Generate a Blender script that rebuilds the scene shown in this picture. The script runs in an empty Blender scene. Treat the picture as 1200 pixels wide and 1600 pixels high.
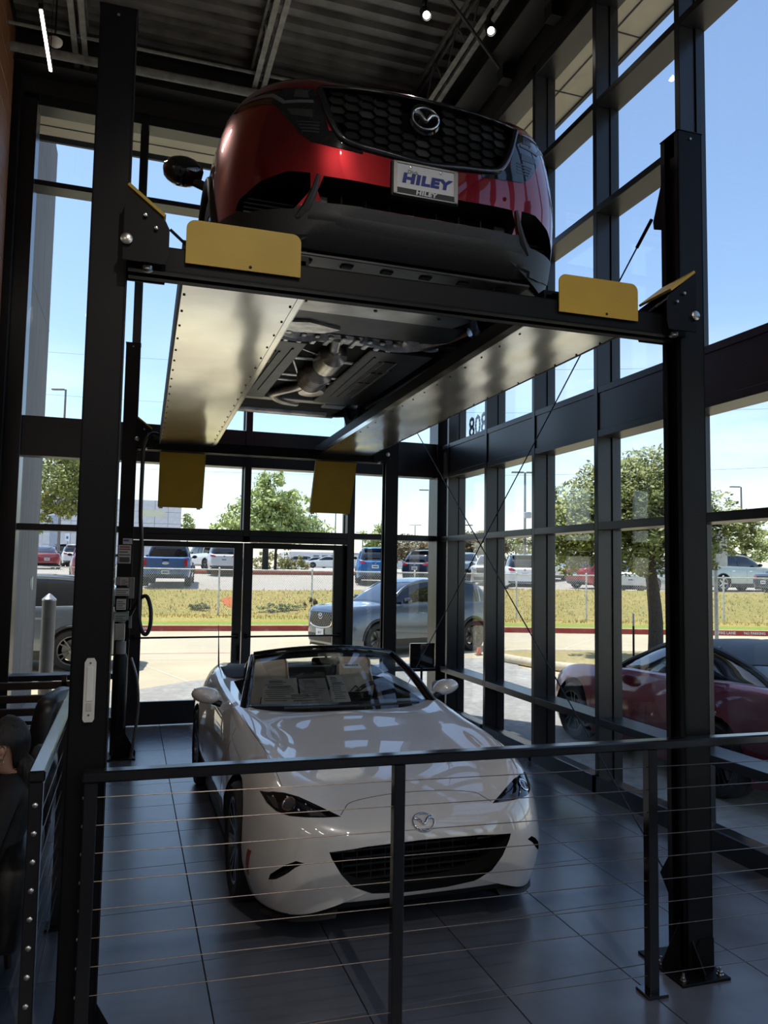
import bpy, bmesh, math, random
from mathutils import Vector, Matrix
from mathutils.bvhtree import BVHTree
random.seed(7)
S = bpy.context.scene
COL = S.collection
PI = math.pi

# ---------------------------------------------------------------- camera
FPX = 1200.0                                   # focal length in pixels of the 1200 x 1600 frame
YAW, PITCH, ROLL = 0.31787, 0.0736677, 0.0163173
EYE = Vector((0.0, 0.0, 1.82))
def cam_axes():
    cy, sy, cp, sp = math.cos(YAW), math.sin(YAW), math.cos(PITCH), math.sin(PITCH)
    f = Vector((sy*cp, cy*cp, sp)); r = Vector((cy, -sy, 0)); u = r.cross(f)
    return r*math.cos(ROLL)+u*math.sin(ROLL), -r*math.sin(ROLL)+u*math.cos(ROLL), f
_r, _u, _f = cam_axes()
cd = bpy.data.cameras.new('camera'); cam = bpy.data.objects.new('camera', cd); COL.objects.link(cam)
cam.matrix_world = Matrix(((_r.x, _u.x, -_f.x, EYE.x), (_r.y, _u.y, -_f.y, EYE.y), (_r.z, _u.z, -_f.z, EYE.z), (0, 0, 0, 1)))
cd.sensor_fit = 'HORIZONTAL'; cd.sensor_width = 36.0; cd.lens = 36.0*FPX/1200.0
cd.clip_start = 0.05; cd.clip_end = 900
S.camera = cam
def survey(x, y, d):                           # a surveyed point of the place: bearing from the standpoint, distance ahead
    return EYE + (_f + _r*((x-600)/FPX) - _u*((y-800)/FPX))*d

# ---------------------------------------------------------------- light
S.view_settings.view_transform = 'Standard'; S.view_settings.look = 'None'
S.view_settings.exposure = 0.85; S.view_settings.gamma = 1.0
S.view_settings.use_curve_mapping = False
S.cycles.transparent_max_bounces = 24
S.cycles.max_bounces = 12
S.cycles.diffuse_bounces = 5
S.cycles.glossy_bounces = 5
SUN_DIR = Vector((-0.62, 0.70, 2.45)).normalized()      # towards the sun
w = bpy.data.worlds.new('sky'); S.world = w; w.use_nodes = True
nt = w.node_tree; nt.nodes.clear()
def N(t, k, **kw):
    n = t.nodes.new(k)
    for a, b in kw.items(): setattr(n, a, b)
    return n
out = N(nt, 'ShaderNodeOutputWorld'); bg = N(nt, 'ShaderNodeBackground')
sky = N(nt, 'ShaderNodeTexSky', sky_type='NISHITA', sun_disc=False)
sky.sun_elevation = math.asin(SUN_DIR.z); sky.sun_rotation = math.atan2(SUN_DIR.x, SUN_DIR.y)
sky.altitude = 200; sky.air_density = 1.0; sky.dust_density = 0.6; sky.ozone_density = 1.2
tc = N(nt, 'ShaderNodeTexCoord'); mp = N(nt, 'ShaderNodeMapping'); mp.inputs['Scale'].default_value = (1.2, 1.2, 5.0)
noi = N(nt, 'ShaderNodeTexNoise'); noi.inputs['Scale'].default_value = 2.6; noi.inputs['Detail'].default_value = 6; noi.inputs['Roughness'].default_value = .55
sep = N(nt, 'ShaderNodeSeparateXYZ')
cr = N(nt, 'ShaderNodeValToRGB'); cr.color_ramp.elements[0].position = .45; cr.color_ramp.elements[1].position = .72
low = N(nt, 'ShaderNodeMapRange'); low.inputs[1].default_value = .32; low.inputs[2].default_value = .06; low.inputs[3].default_value = 0; low.inputs[4].default_value = .75
mul = N(nt, 'ShaderNodeMath', operation='MULTIPLY')
cl = N(nt, 'ShaderNodeMixRGB'); cl.inputs[2].default_value = (6.4, 6.5, 6.6, 1)
nt.links.new(tc.outputs['Generated'], mp.inputs[0]); nt.links.new(mp.outputs[0], noi.inputs[0]); nt.links.new(noi.outputs[0], cr.inputs[0])
nt.links.new(tc.outputs['Generated'], sep.inputs[0]); nt.links.new(sep.outputs[2], low.inputs[0])
nt.links.new(cr.outputs[0], mul.inputs[0]); nt.links.new(low.outputs[0], mul.inputs[1])
hue = N(nt, 'ShaderNodeHueSaturation'); hue.inputs['Saturation'].default_value = 1.0
nt.links.new(sky.outputs[0], hue.inputs['Color'])
nt.links.new(mul.outputs[0], cl.inputs[0]); nt.links.new(hue.outputs[0], cl.inputs[1])
nt.links.new(cl.outputs[0], bg.inputs[0]); nt.links.new(bg.outputs[0], out.inputs[0])
bg.inputs[1].default_value = 0.15
sl = bpy.data.lights.new('sun', 'SUN'); sl.energy = 3.6; sl.angle = math.radians(.55); sl.color = (1.0, .95, .86)
so = bpy.data.objects.new('sun', sl); COL.objects.link(so); so.rotation_euler = SUN_DIR.to_track_quat('Z', 'Y').to_euler(); so.location = (0, 0, 60)

# ---------------------------------------------------------------- materials
MATS = {}
def mat(name, col, rough=.5, metal=0.0, noise=.06, scale=8.0, bump=0.0, coat=0.0, spec=.5, emit=None, es=0, stretch=None, col2=None, flake=0, cior=1.5):
    if name in MATS: return MATS[name]
    m = bpy.data.materials.new(name); m.use_nodes = True; t = m.node_tree; b = t.nodes['Principled BSDF']
    b.inputs['Roughness'].default_value = rough; b.inputs['Metallic'].default_value = metal
    b.inputs['Coat Weight'].default_value = coat; b.inputs['Coat Roughness'].default_value = .02; b.inputs['Coat IOR'].default_value = cior
    b.inputs['Specular IOR Level'].default_value = spec
    co = N(t, 'ShaderNodeTexCoord'); no = N(t, 'ShaderNodeTexNoise'); no.inputs['Scale'].default_value = scale; no.inputs['Detail'].default_value = 5
    if stretch:
        mp = N(t, 'ShaderNodeMapping'); mp.inputs['Scale'].default_value = stretch
        t.links.new(co.outputs['Object'], mp.inputs[0]); t.links.new(mp.outputs[0], no.inputs[0])
    else: t.links.new(co.outputs['Object'], no.inputs[0])
    r = N(t, 'ShaderNodeValToRGB')
    a = [max(0, c*(1-noise*2)) for c in col]; c2 = col2 or [min(1, c*(1+noise*2)) for c in col]
    r.color_ramp.elements[0].color = (*a, 1); r.color_ramp.elements[1].color = (*c2, 1)
    r.color_ramp.elements[0].position = .3; r.color_ramp.elements[1].position = .7
    t.links.new(no.outputs[0], r.inputs[0]); t.links.new(r.outputs[0], b.inputs['Base Color'])
    if bump:
        bn = N(t, 'ShaderNodeBump'); bn.inputs['Strength'].default_value = bump; bn.inputs['Distance'].default_value = .02
        t.links.new(no.outputs[0], bn.inputs['Height']); t.links.new(bn.outputs[0], b.inputs['Normal'])
    if emit:
        b.inputs['Emission Color'].default_value = (*emit, 1); b.inputs['Emission Strength'].default_value = es
    MATS[name] = m; return m
def glass(name, tint=(.95, .97, .96), refl=1.0, ior=1.5, rough=0.0):
    if name in MATS: return MATS[name]
    m = bpy.data.materials.new(name); m.use_nodes = True; t = m.node_tree; t.nodes.clear()
    o = N(t, 'ShaderNodeOutputMaterial'); tr = N(t, 'ShaderNodeBsdfTransparent'); gl = N(t, 'ShaderNodeBsdfGlossy'); mx = N(t, 'ShaderNodeMixShader')
    lw = N(t, 'ShaderNodeLayerWeight'); lw.inputs[0].default_value = .5
    pw = N(t, 'ShaderNodeMath', operation='POWER'); pw.inputs[1].default_value = 5.0
    mm = N(t, 'ShaderNodeMath', operation='MULTIPLY_ADD', use_clamp=True); f0 = ((ior-1)/(ior+1))**2; mm.inputs[1].default_value = (1-f0)*refl; mm.inputs[2].default_value = f0*refl
    no = N(t, 'ShaderNodeTexNoise'); no.inputs['Scale'].default_value = 3
    rp = N(t, 'ShaderNodeValToRGB'); rp.color_ramp.elements[0].color = (*[c*.985 for c in tint], 1); rp.color_ramp.elements[1].color = (*tint, 1)
    t.links.new(no.outputs[0], rp.inputs[0]); t.links.new(rp.outputs[0], tr.inputs[0])
    gl.inputs['Roughness'].default_value = rough
    t.links.new(lw.outputs['Facing'], pw.inputs[0]); t.links.new(pw.outputs[0], mm.inputs[0]); t.links.new(mm.outputs[0], mx.inputs[0])
    t.links.new(tr.outputs[0], mx.inputs[1]); t.links.new(gl.outputs[0], mx.inputs[2]); t.links.new(mx.outputs[0], o.inputs[0])
    MATS[name] = m; return m
def paint(name, col, rough=.28, metal=.35, coat=1.0, edge=None):
    """automotive paint: flake-free metallic base under a clear coat"""
    if name in MATS: return MATS[name]
    m = mat(name, col, rough=rough, metal=metal, noise=.015, scale=40, coat=coat)
    return m

BLK = mat('black_aluminium', (.006, .006, .0075), .42, noise=.1, scale=3, spec=.25)
BLKS = mat('black_steel', (.0045, .0045, .005), .45, noise=.15, scale=6, spec=.18)
GLS = glass('window_glass', (.93, .95, .95), 1.0, 1.45)
STEEL = mat('stainless', (.55, .54, .52), .28, 1.0, noise=.05, scale=30)
CHROME = mat('chrome', (.8, .8, .82), .08, 1.0, noise=.01)
YEL = mat('yellow_paint', (.52, .325, .024), .5, noise=.05, scale=3)
TYRE = mat('tyre_rubber', (.012, .012, .012), .75, noise=.15, scale=20)
PLAS = mat('black_plastic', (.013, .013, .014), .55, noise=.12, scale=60, bump=.05)
GLOSSBLK = mat('gloss_black', (.006, .006, .007), .08, noise=.05, coat=1.0)
VOID = mat('dark_recess', (.004, .004, .0045), .8, noise=.1)

# ---------------------------------------------------------------- mesh helpers
class MB:
    def __init__(s): s.v = []; s.f = []; s.m = []
    def add(s, vs, fs, mi=0):
        o = len(s.v); s.v += [tuple(v) for v in vs]; s.f += [tuple(i+o for i in f) for f in fs]; s.m += [mi]*len(fs); return s
    def box(s, x0, x1, y0, y1, z0, z1, mi=0, M=None):
        vs = [Vector((x, y, z)) for x in (x0, x1) for y in (y0, y1) for z in (z0, z1)]
        if M: vs = [M @ v for v in vs]
        return s.add(vs, [(0, 1, 3, 2), (4, 6, 7, 5), (0, 4, 5, 1), (2, 3, 7, 6), (0, 2, 6, 4), (1, 5, 7, 3)], mi)
    def bbox(s, x0, x1, y0, y1, z0, z1, b=.004, mi=0, M=None):
        """box with chamfered edges"""
        vs = []; 
        for x, sx in ((x0, 1), (x1, -1)):
            for y, sy in ((y0, 1), (y1, -1)):
                for z, sz in ((z0, 1), (z1, -1)):
                    vs += [(x, y+sy*b, z+sz*b), (x+sx*b, y, z+sz*b), (x+sx*b, y+sy*b, z)]
        I = lambda i, j, k, a: ((i*2+j)*2+k)*3+a
        fs = []
        for i in (0, 1): fs.append([I(i, 0, 0, 0), I(i, 0, 1, 0), I(i, 1, 1, 0), I(i, 1, 0, 0)])
        for j in (0, 1): fs.append([I(0, j, 0, 1), I(0, j, 1, 1), I(1, j, 1, 1), I(1, j, 0, 1)])
        for k in (0, 1): fs.append([I(0, 0, k, 2), I(0, 1, k, 2), I(1, 1, k, 2), I(1, 0, k, 2)])
        for i in (0, 1):
            for j in (0, 1): fs.append([I(i, j, 0, 0), I(i, j, 1, 0), I(i, j, 1, 1), I(i, j, 0, 1)])
        for i in (0, 1):
            for k in (0, 1): fs.append([I(i, 0, k, 0), I(i, 1, k, 0), I(i, 1, k, 2), I(i, 0, k, 2)])
        for j in (0, 1):
            for k in (0, 1): fs.append([I(0, j, k, 1), I(1, j, k, 1), I(1, j, k, 2), I(0, j, k, 2)])
        for i in (0, 1):
            for j in (0, 1):
                for k in (0, 1): fs.append([I(i, j, k, 0), I(i, j, k, 1), I(i, j, k, 2)])
        vs = [Vector(v) for v in vs]
        if M: vs = [M @ v for v in vs]
        return s.add(vs, fs, mi)
    def tube(s, pts, r, n=8, mi=0, cap=True, rs=None):
        pts = [Vector(p) for p in pts]; L = len(pts); up = None; vs = []
        for i, p in enumerate(pts):
            t = (pts[min(i+1, L-1)]-pts[max(i-1, 0)])
            if t.length < 1e-9: t = Vector((0, 0, 1))
            t.normalize()
            if up is None:
                up = Vector((0, 0, 1)) if abs(t.z) < .9 else Vector((1, 0, 0))
            a = t.cross(up).normalized(); b = a.cross(t).normalized(); up = b
            rr = rs[i] if rs else r
            for k in range(n):
                an = 2*PI*k/n; vs.append(p+(a*math.cos(an)+b*math.sin(an))*rr)
        fs = [(i*n+k, i*n+(k+1) % n, (i+1)*n+(k+1) % n, (i+1)*n+k) for i in range(L-1) for k in range(n)]
        if cap: fs += [tuple(range(n))[::-1], tuple(range((L-1)*n, L*n))]
        return s.add(vs, fs, mi)
    def prism(s, poly, d0, d1, axis='Y', mi=0, M=None):
        """polygon in the plane across `axis`, extruded from d0 to d1"""
        def P(a, b, d): return Vector((a, d, b)) if axis == 'Y' else Vector((d, a, b)) if axis == 'X' else Vector((a, b, d))
        n = len(poly); vs = [P(a, b, d0) for a, b in poly]+[P(a, b, d1) for a, b in poly]
        if M: vs = [M @ v for v in vs]
        fs = [tuple(range(n)), tuple(range(n, 2*n))[::-1]]+[(i, n+i, n+(i+1) % n, (i+1) % n) for i in range(n)]
        return s.add(vs, fs, mi)
    def lathe(s, prof, n=24, M=None, mi=0, cap=True):
        """profile [(r, h)] about Z (before M)"""
        vs = []; L = len(prof)
        for r, h in prof:
            for k in range(n):
                a = 2*PI*k/n; vs.append(Vector((r*math.cos(a), r*math.sin(a), h)))
        if M: vs = [M @ v for v in vs]
        fs = [(i*n+k, i*n+(k+1) % n, (i+1)*n+(k+1) % n, (i+1)*n+k) for i in range(L-1) for k in range(n)]
        if cap and prof[0][0] > 1e-6: fs.append(tuple(range(n))[::-1])
        if cap and prof[-1][0] > 1e-6: fs.append(tuple(range((L-1)*n, L*n)))
        return s.add(vs, fs, mi)
    def grid(s, rows, mi=0, close=False):
        n = len(rows[0]); vs = [p for r in rows for p in r]
        fs = [(i*n+k, i*n+(k+1) % n, (i+1)*n+(k+1) % n, (i+1)*n+k) for i in range(len(rows)-1) for k in range(n if close else n-1)]
        return s.add(vs, fs, mi)
    def mesh(s, name):
        me = bpy.data.meshes.new(name); me.from_pydata(s.v, [], s.f); me.update()
        if any(s.m): me.polygons.foreach_set('material_index', s.m)
        bm = bmesh.new(); bm.from_mesh(me); bmesh.ops.recalc_face_normals(bm, faces=bm.faces); bm.to_mesh(me); bm.free()
        return me
    def build(s, name, m, parent=None, smooth=None, loc=None, rot=None):
        me = s.mesh(name)
        for x in (m if isinstance(m, (list, tuple)) else [m]): me.materials.append(x)
        return link(name, me, parent, smooth, loc, rot)
def shade(me, ang):
    me.polygons.foreach_set('use_smooth', [True]*len(me.polygons)); me.set_sharp_from_angle(angle=math.radians(ang))
def link(name, me, parent=None, smooth=None, loc=None, rot=None):
    if smooth: shade(me, smooth)
    o = bpy.data.objects.new(name, me); COL.objects.link(o)
    if parent: o.parent = parent
    if loc is not None: o.location = loc
    if rot is not None: o.rotation_euler = rot
    return o
def tag(o, label, cat, group=None, kind=None):
    if label: o['label'] = label
    if cat: o['category'] = cat
    if group: o['group'] = group
    if kind: o['kind'] = kind
    return o
def thing(name, label, cat, loc=(0, 0, 0), rz=0.0, group=None, kind=None):
    o = bpy.data.objects.new(name, None); COL.objects.link(o); o.location = loc; o.rotation_euler = (0, 0, rz); o.empty_display_size = .1
    return tag(o, label, cat, group, kind)
def struct(o, label=None):
    o['kind'] = 'structure'
    if label: o['label'] = label
    return o
def copy_tree(o, parent=None):
    c = o.copy(); COL.objects.link(c); c.parent = parent
    for ch in list(o.children): copy_tree(ch, c)
    return c
def textmesh(body, size, M, depth=.001, name='lettering', m=None, parent=None, bold=0.0, align='CENTER', sx=1.0, shear=0.0, space=1.0):
    cu = bpy.data.curves.new(name, 'FONT'); cu.body = body; cu.size = size; cu.extrude = depth; cu.offset = bold; cu.align_x = align; cu.align_y = 'CENTER'; cu.shear = shear; cu.space_character = space
    cu.resolution_u = 2
    o = bpy.data.objects.new(name, cu); COL.objects.link(o); bpy.context.view_layer.update()
    me = bpy.data.meshes.new_from_object(o.evaluated_get(bpy.context.evaluated_depsgraph_get())); bpy.data.objects.remove(o)
    me.transform(Matrix.Diagonal((sx, 1, 1, 1))); me.transform(M); me.materials.clear(); me.materials.append(m)
    me.name = name
    return link(name, me, parent)
def rrect(x0, x1, z0, z1, r, n=5, corners=(1, 1, 1, 1)):
    """rounded rectangle outline; corners: bottom-left, bottom-right, top-right, top-left"""
    P = []
    for (cx, cz, a0, x, z, on) in ((x0+r, z0+r, PI, x0, z0, corners[0]), (x1-r, z0+r, 1.5*PI, x1, z0, corners[1]), (x1-r, z1-r, 0, x1, z1, corners[2]), (x0+r, z1-r, .5*PI, x0, z1, corners[3])):
        if not on: P.append((x, z)); continue
        for k in range(n+1):
            a = a0+PI/2*k/n; P.append((cx+r*math.cos(a), cz+r*math.sin(a)))
    return P
# ================================================================ the room
TILE = .6096
tile_mats = mat('slate_tile', (.108, .119, .148), .26, noise=.14, scale=2.2, spec=.75)
GROUT = mat('dark_grout', (.012, .012, .013), .9)
fl = struct(MB().box(-9.5, 3.95, -9.5, 9.35, -.20, -.010).build('floor', GROUT), 'dark slate tile showroom floor')
tm = MB(); g = .0022; tm.bbox(g, TILE-g, g, TILE-g, -.010, 0, .0015); tme = tm.mesh('tile'); tme.materials.append(tile_mats)
X0, Y0 = .39-3*TILE, 3.76-3*TILE
done = set()
for i in range(0, 9):
    for j in range(0, 12):
        x, y = X0+i*TILE, Y0+j*TILE
        if x+TILE > 3.74 or y+TILE > 9.22: continue
        done.add((i, j)); link('tile', tme, fl, loc=(x, y, 0))
rest = MB()
for i in range(-13, 10):
    for j in range(-18, 13):
        if (i, j) in done: continue
        x, y = X0+i*TILE, Y0+j*TILE
        if y+TILE < -9.4 or x+TILE < -9.4: continue
        x1, y1 = min(x+TILE-g, 3.9), min(y+TILE-g, 9.3)
        if x1 > x+.02 and y1 > y+.02: rest.box(x+g, x1, y+g, y1, -.010, 0)
o = rest.build('tile_field', tile_mats, fl); o['kind'] = 'stuff'

FRM = mat('frame_aluminium', (.010, .0105, .0135), .30, noise=.1, scale=3, spec=.55)
# ---- right curtain wall
XF, XG = 3.75, 3.925
win2 = struct(thing('window_2', None, None), 'tall black framed glass wall along the side of the showroom'); 
WM = [4.523+1.0767*k for k in range(-12, 5)]
SPAN = mat('spandrel_panel', (.016, .0165, .021), .3, noise=.06, scale=2)
def wpart(mb, name, m, par, sm=None): return mb.build(name, m, par, smooth=sm)
me_m = MB().bbox(XF, XG+.06, 0, .0555, 0, 6.97, .003)
me_m.box(XG-.035, XG+.03, -.014, .069, .1, 6.95)
me_m = me_m.mesh('mullion'); me_m.materials.append(FRM)
for y in WM: link('mullion', me_m, win2, loc=(0, y, 0))
ztr = [(6.88, 7.0, 1), (5.92, 5.98, 1), (4.95, 5.01, 0), (2.175, 2.24, 1), (.545, .61, 1)]
ys = WM+[9.36]
for a, b in zip(ys[:-1], ys[1:]):
    for z0, z1, always in ztr:
        if not always and a < 4.4: continue
        if abs(z0-.545) < .01: pass
        wpart(MB().bbox(XF, XG+.06, a+.0555, b, z0, z1, .003), 'transom', FRM, win2)
    wpart(MB().bbox(XF+.004, XG+.06, a+.0555, b, 2.97, 3.03, .003).bbox(XF+.004, XG+.06, a+.0555, b, 3.35, 3.405, .003).bbox(XF+.014, XG+.03, a+.0555, b, 3.03, 3.35, .002), 'spandrel_panel', SPAN, win2)
    # sill: low black curb with a sloped shelf to the glass
    wpart(MB().prism([(XF-.03, 0), (XG+.06, 0), (XG+.06, .075), (XF-.005, .135), (XF-.03, .135)], a+.001, b+.0545, 'Y'), 'sill_curb', FRM, win2)
    cuts = [(.07, .545), (.61, 2.175), (2.24, 2.97)] + ([(3.405, 4.95), (5.01, 5.92)] if a > 4.4 else [(3.405, 5.92)]) + [(5.98, 6.88)]
    for z0, z1 in cuts:
        wpart(MB().box(XG, XG+.010, a+.05, b+.005, z0-.01, z1+.01), 'pane', GLS, win2)
# house number on the glass, seen from behind
NUMB = mat('number_decal', (.10, .11, .12), .5); NUMW = mat('number_white', (.75, .77, .78), .5)
Mn = Matrix.Translation((XG+.018, 8.40, 3.56)) @ Matrix(((0, 0, 1, 0), (1, 0, 0, 0), (0, 1, 0, 0), (0, 0, 0, 1)))
sg = thing('house_number', 'street number 808 in grey striped digits on the window glass', 'number sign')
textmesh('808', .36, Mn, .002, 'digits', NUMB, sg, bold=.006, sx=.95)
st = MB()
for k in range(7): st.box(XG+.0125, XG+.0155, 8.09, 8.71, 3.425+k*.043, 3.437+k*.043)
# white stripes sit only inside the digits: cut to the digit outlines
dig = [o for o in sg.children][0]
bmd = bmesh.new(); bmd.from_mesh(dig.data)
for k in range(7):
    for dz in (0, .012):
        geom = bmd.verts[:]+bmd.edges[:]+bmd.faces[:]
        bmesh.ops.bisect_plane(bmd, geom=geom, plane_co=(0, 0, 3.425+k*.043+dz), plane_no=(0, 0, 1))
for f in bmd.faces:
    z = f.calc_center_median().z
    if any(3.425+k*.043 < z < 3.437+k*.043 for k in range(7)): f.material_index = 1
dig.data.materials.append(NUMW); bmd.to_mesh(dig.data); bmd.free()

# ---- far curtain wall with a pair of doors
YF, YG = 9.15, 9.325
win1 = struct(thing('window_1', None, None), 'tall black framed glass wall with double doors at the end of the showroom')
cols = [(-1.34, -1.18), (-.06, .012), (1.262, 1.34), (2.54, 2.632), (3.708, 3.93)]
for k, (a, b) in enumerate(cols):
    z0 = 2.11 if k == 2 else 0
    mb = MB().bbox(a, b, YF-(.06 if k in (0, 4) else 0), YG+.06, z0, 7.02, .003)
    if 0 < k < 4: mb.box(a-.012, b+.012, YG-.03, YG+.03, max(z0, .1), 7.0)
    wpart(mb, 'mullion', FRM, win1)
wpart(MB().bbox(3.93, 4.1, YF-.05, YG+.06, 0, 7.02, .003), 'corner_post', FRM, win1)
for (a, b) in zip(cols[:-1], cols[1:]):
    x0, x1 = a[1], b[0]
    tr = [(6.99, 7.12), (6.06, 6.12), (2.18, 2.25)]
    if x0 < -.5 or x0 > 2.5: tr.append((.545, .606))
    for z0, z1 in tr: wpart(MB().bbox(x0, x1, YF, YG+.06, z0, z1, .003), 'transom', FRM, win1)
    wpart(MB().bbox(x0, x1, YF+.01, YG+.04, 3.0, 3.44, .003), 'spandrel_panel', SPAN, win1)
    cuts = [(2.25, 3.0), (3.44, 6.06), (6.12, 6.99)]
    if x0 < -.5 or x0 > 2.5:
        cuts += [(.09, .545), (.606, 2.18)]
        wpart(MB().prism([(YF-.02, 0), (YG+.06, 0), (YG+.06, .09), (YF-.02, .13)], x0, x1, 'X'), 'sill_curb', FRM, win1)
    for z0, z1 in cuts: wpart(MB().box(x0-.005, x1+.005, YG, YG+.010, z0-.01, z1+.01), 'pane', GLS, win1)
wpart(MB().bbox(.012, 2.54, YF, YG+.05, 2.11, 2.18, .003), 'door_header', FRM, win1)
for n, (x0, x1, gx0, gx1, hinge) in enumerate(((.02, 1.279, .15, 1.172, 0), (1.287, 2.535, 1.397, 2.396, 1))):
    d = struct(thing('door_%d' % (n+1), None, None, (x0, YF+.08, 0)), 'black framed glass door leaf with a push bar')
    w_ = x1-x0; a, b = gx0-x0, gx1-x0
    wpart(MB().bbox(0, a, 0, .055, .01, 2.10, .003), 'stile', FRM, d); wpart(MB().bbox(b, w_, 0, .055, .01, 2.10, .003), 'stile', FRM, d)
    wpart(MB().bbox(a, b, 0, .055, .01, .27, .003), 'bottom_rail', FRM, d); wpart(MB().bbox(a, b, 0, .055, 2.035, 2.10, .003), 'top_rail', FRM, d)
    wpart(MB().box(a-.01, b+.01, .024, .034, .26, 2.045), 'pane', GLS, d)
    wpart(MB().tube([(.03, -.06, .995), (w_-.04, -.06, .998)], .011, 8).box(.03, .06, -.06, 0, .97, 1.03).box(w_-.07, w_-.04, -.06, 0, .97, 1.03), 'push_bar', BLKS, d)
    if n == 0: wpart(MB().tube([(w_-.03, -.05, .72), (w_-.03, -.05, .9)], .012, 8).box(w_-.045, w_-.015, -.05, 0, .74, .76).box(w_-.045, w_-.015, -.05, 0, .86, .88), 'pull_handle', BLKS, d)

# ---- header beams, ceiling deck, joists
WALLD = mat('dark_wall', (.016, .016, .017), .8, noise=.1, scale=3)
WOOD = mat('brown_wood_wall', (.19, .075, .035), .5, noise=.25, scale=5, stretch=(1, 14, .6), bump=.1)
struct(MB().box(-1.6, 4.1, YF+.01, YG+.06, 7.12, 8.0).build('wall_far', WALLD), 'dark wall strip above the end windows')
struct(MB().box(XF, XG+.06, -9.5, 9.36, 7.0, 8.0).build('wall_right', WALLD), 'dark wall strip above the side windows')
wl = struct(MB().box(-1.75, -1.445, 3.1, YG+.06, 0, 8.0).build('wall_left', WALLD), 'dark wall panelled in brown wood beside the lounge')
pw = MB()
k = 0; z = .12
while z < 7.6:
    wpart(MB().bbox(-1.445, -1.415, 3.12, 8.92, z, z+.285, .004), 'plank', WOOD, wl); z += .29
wpart(MB().bbox(-1.445, -1.34, 8.94, YF+.05, 0, 7.2, .004), 'end_panel', BLK, wl)
LGW = mat('warm_plaster', (.52, .46, .38), .8, noise=.05, scale=2)
struct(MB().box(-9.6, -1.58, 3.1, 3.3, 0, 8.0).build('wall_lounge', LGW), 'warm plaster wall of the showroom')
struct(MB().box(-9.7, -9.5, -9.6, 3.3, 0, 8.0).build('wall_side', LGW)); struct(MB().box(-9.7, 4.0, -9.8, -9.6, 0, 8.0).build('wall_back', LGW))
DECK = mat('painted_deck', (.24, .235, .225), .55, noise=.15, scale=4)
ce = MB(); P = .235; y = -9.6; prof = []
while y < 9.3:
    prof += [(y, 7.92), (y+.022, 7.985), (y+.105, 7.985), (y+.127, 7.92)]; y += P
n = len(prof)
ce.grid([[(-9.7, a, b) for a, b in prof], [(4.0, a, b) for a, b in prof]])
ce.box(-9.7, 4.0, -9.8, 9.4, 8.0, 8.15)
ceo = struct(ce.build('ceiling', DECK), 'ribbed metal roof deck painted black')
STRUT = mat('grey_steel_joist', (.26, .26, .25), .5, noise=.15, scale=10)
for jx in (-2.73, -.73, 1.22, 3.24):
    mb = MB()
    for dx in (-.052, .022):
        mb.box(jx+dx, jx+dx+.03, -9.5, 9.1, 7.40, 7.445); mb.box(jx+dx, jx+dx+.03, -9.5, 9.1, 7.87, 7.93)
    for dx in (-.08, .022): mb.box(jx+dx, jx+dx+.058, -9.5, 9.1, 7.395, 7.402)
    y = -9.3; up = True
    while y < 8.7:
        a, b = (7.41, 7.9) if up else (7.9, 7.41)
        mb.tube([(jx, y, a), (jx, y+.33, b)], .011, 6); y += .33; up = not up
    mb.build('roof_joist', STRUT, ceo)
for y in (2.2, 5.35): MB().box(-9, 3.7, y, y+.035, 7.39, 7.425).box(-9, 3.7, y, y+.006, 7.36, 7.425).build('bridging_angle', STRUT, ceo)
BEAM = mat('black_beam', (.018, .018, .019), .5, noise=.1)
MB().box(3.42, 3.72, -9.5, 9.1, 7.25, 7.27).box(3.565, 3.585, -9.5, 9.1, 7.27, 7.6).box(3.42, 3.72, -9.5, 9.1, 7.6, 7.62).build('roof_beam', BEAM, ceo)
MB().box(-1.6, 3.7, 8.86, 9.12, 7.30, 7.32).box(-1.6, 3.7, 8.97, 8.99, 7.32, 7.7).box(-1.6, 3.7, 8.86, 9.12, 7.7, 7.72).build('roof_beam', BEAM, ceo)
mb = MB()
for y in range(0, 9): mb.box(3.60, 3.72, y+.1, y+.24, 7.1, 7.25)
mb.build('beam_clips', BEAM, ceo)
MB().tube([(-1.55, 8.66, 7.30), (3.3, 8.66, 7.36)], .05, 10).build('sprinkler_pipe', STRUT, ceo, smooth=40)
MB().tube([(-1.5, 8.45, 7.42), (3.3, 8.45, 7.46)], .018, 8).build('conduit_pipe', STRUT, ceo)
MB().tube([(2.3, 6.3, 7.50), (3.55, 7.1, 7.2)], .02, 6).build('sway_brace', BEAM, ceo)

# ---- soffit outside the glass, parapet, wing wall
SOF = mat('beige_soffit', (.48, .43, .34), .7, noise=.05, scale=2)
mb = MB(); mb.box(XG+.07, XG+.60, -9.5, 9.95, 7.02, 7.10); mb.box(-1.3, XG+.07, YG+.07, 9.85, 7.02, 7.10)
sf = struct(mb.build('canopy_soffit', SOF), 'beige soffit under the roof edge outside')
mb = MB()
for yy in range(-9, 10): mb.box(XG+.07, XG+.60, yy, yy+.012, 7.012, 7.02)
mb.box(XG+.30, XG+.312, -9.5, 9.9, 7.012, 7.02); mb.box(-1.3, XG+.3, 9.62, 9.632, 7.012, 7.02)
mb.build('soffit_joints', BEAM, sf)
struct(MB().box(XG+.60, XG+.64, -9.5, 9.99, 7.0, 8.4).box(-1.3, XG+.64, 9.95, 9.99, 7.0, 8.4).build('roof_fascia', BEAM), 'dark roof edge')
CONC = mat('board_marked_concrete', (.135, .128, .125), .75, noise=.12, scale=3, stretch=(6, 6, .5), bump=.15)
ww = struct(MB().bbox(-3.2, -1.25, YG+.12, 12.0, -.1, 7.9, .01).build('wing_wall', CONC), 'tall grey concrete wing wall outside the window')
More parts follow.
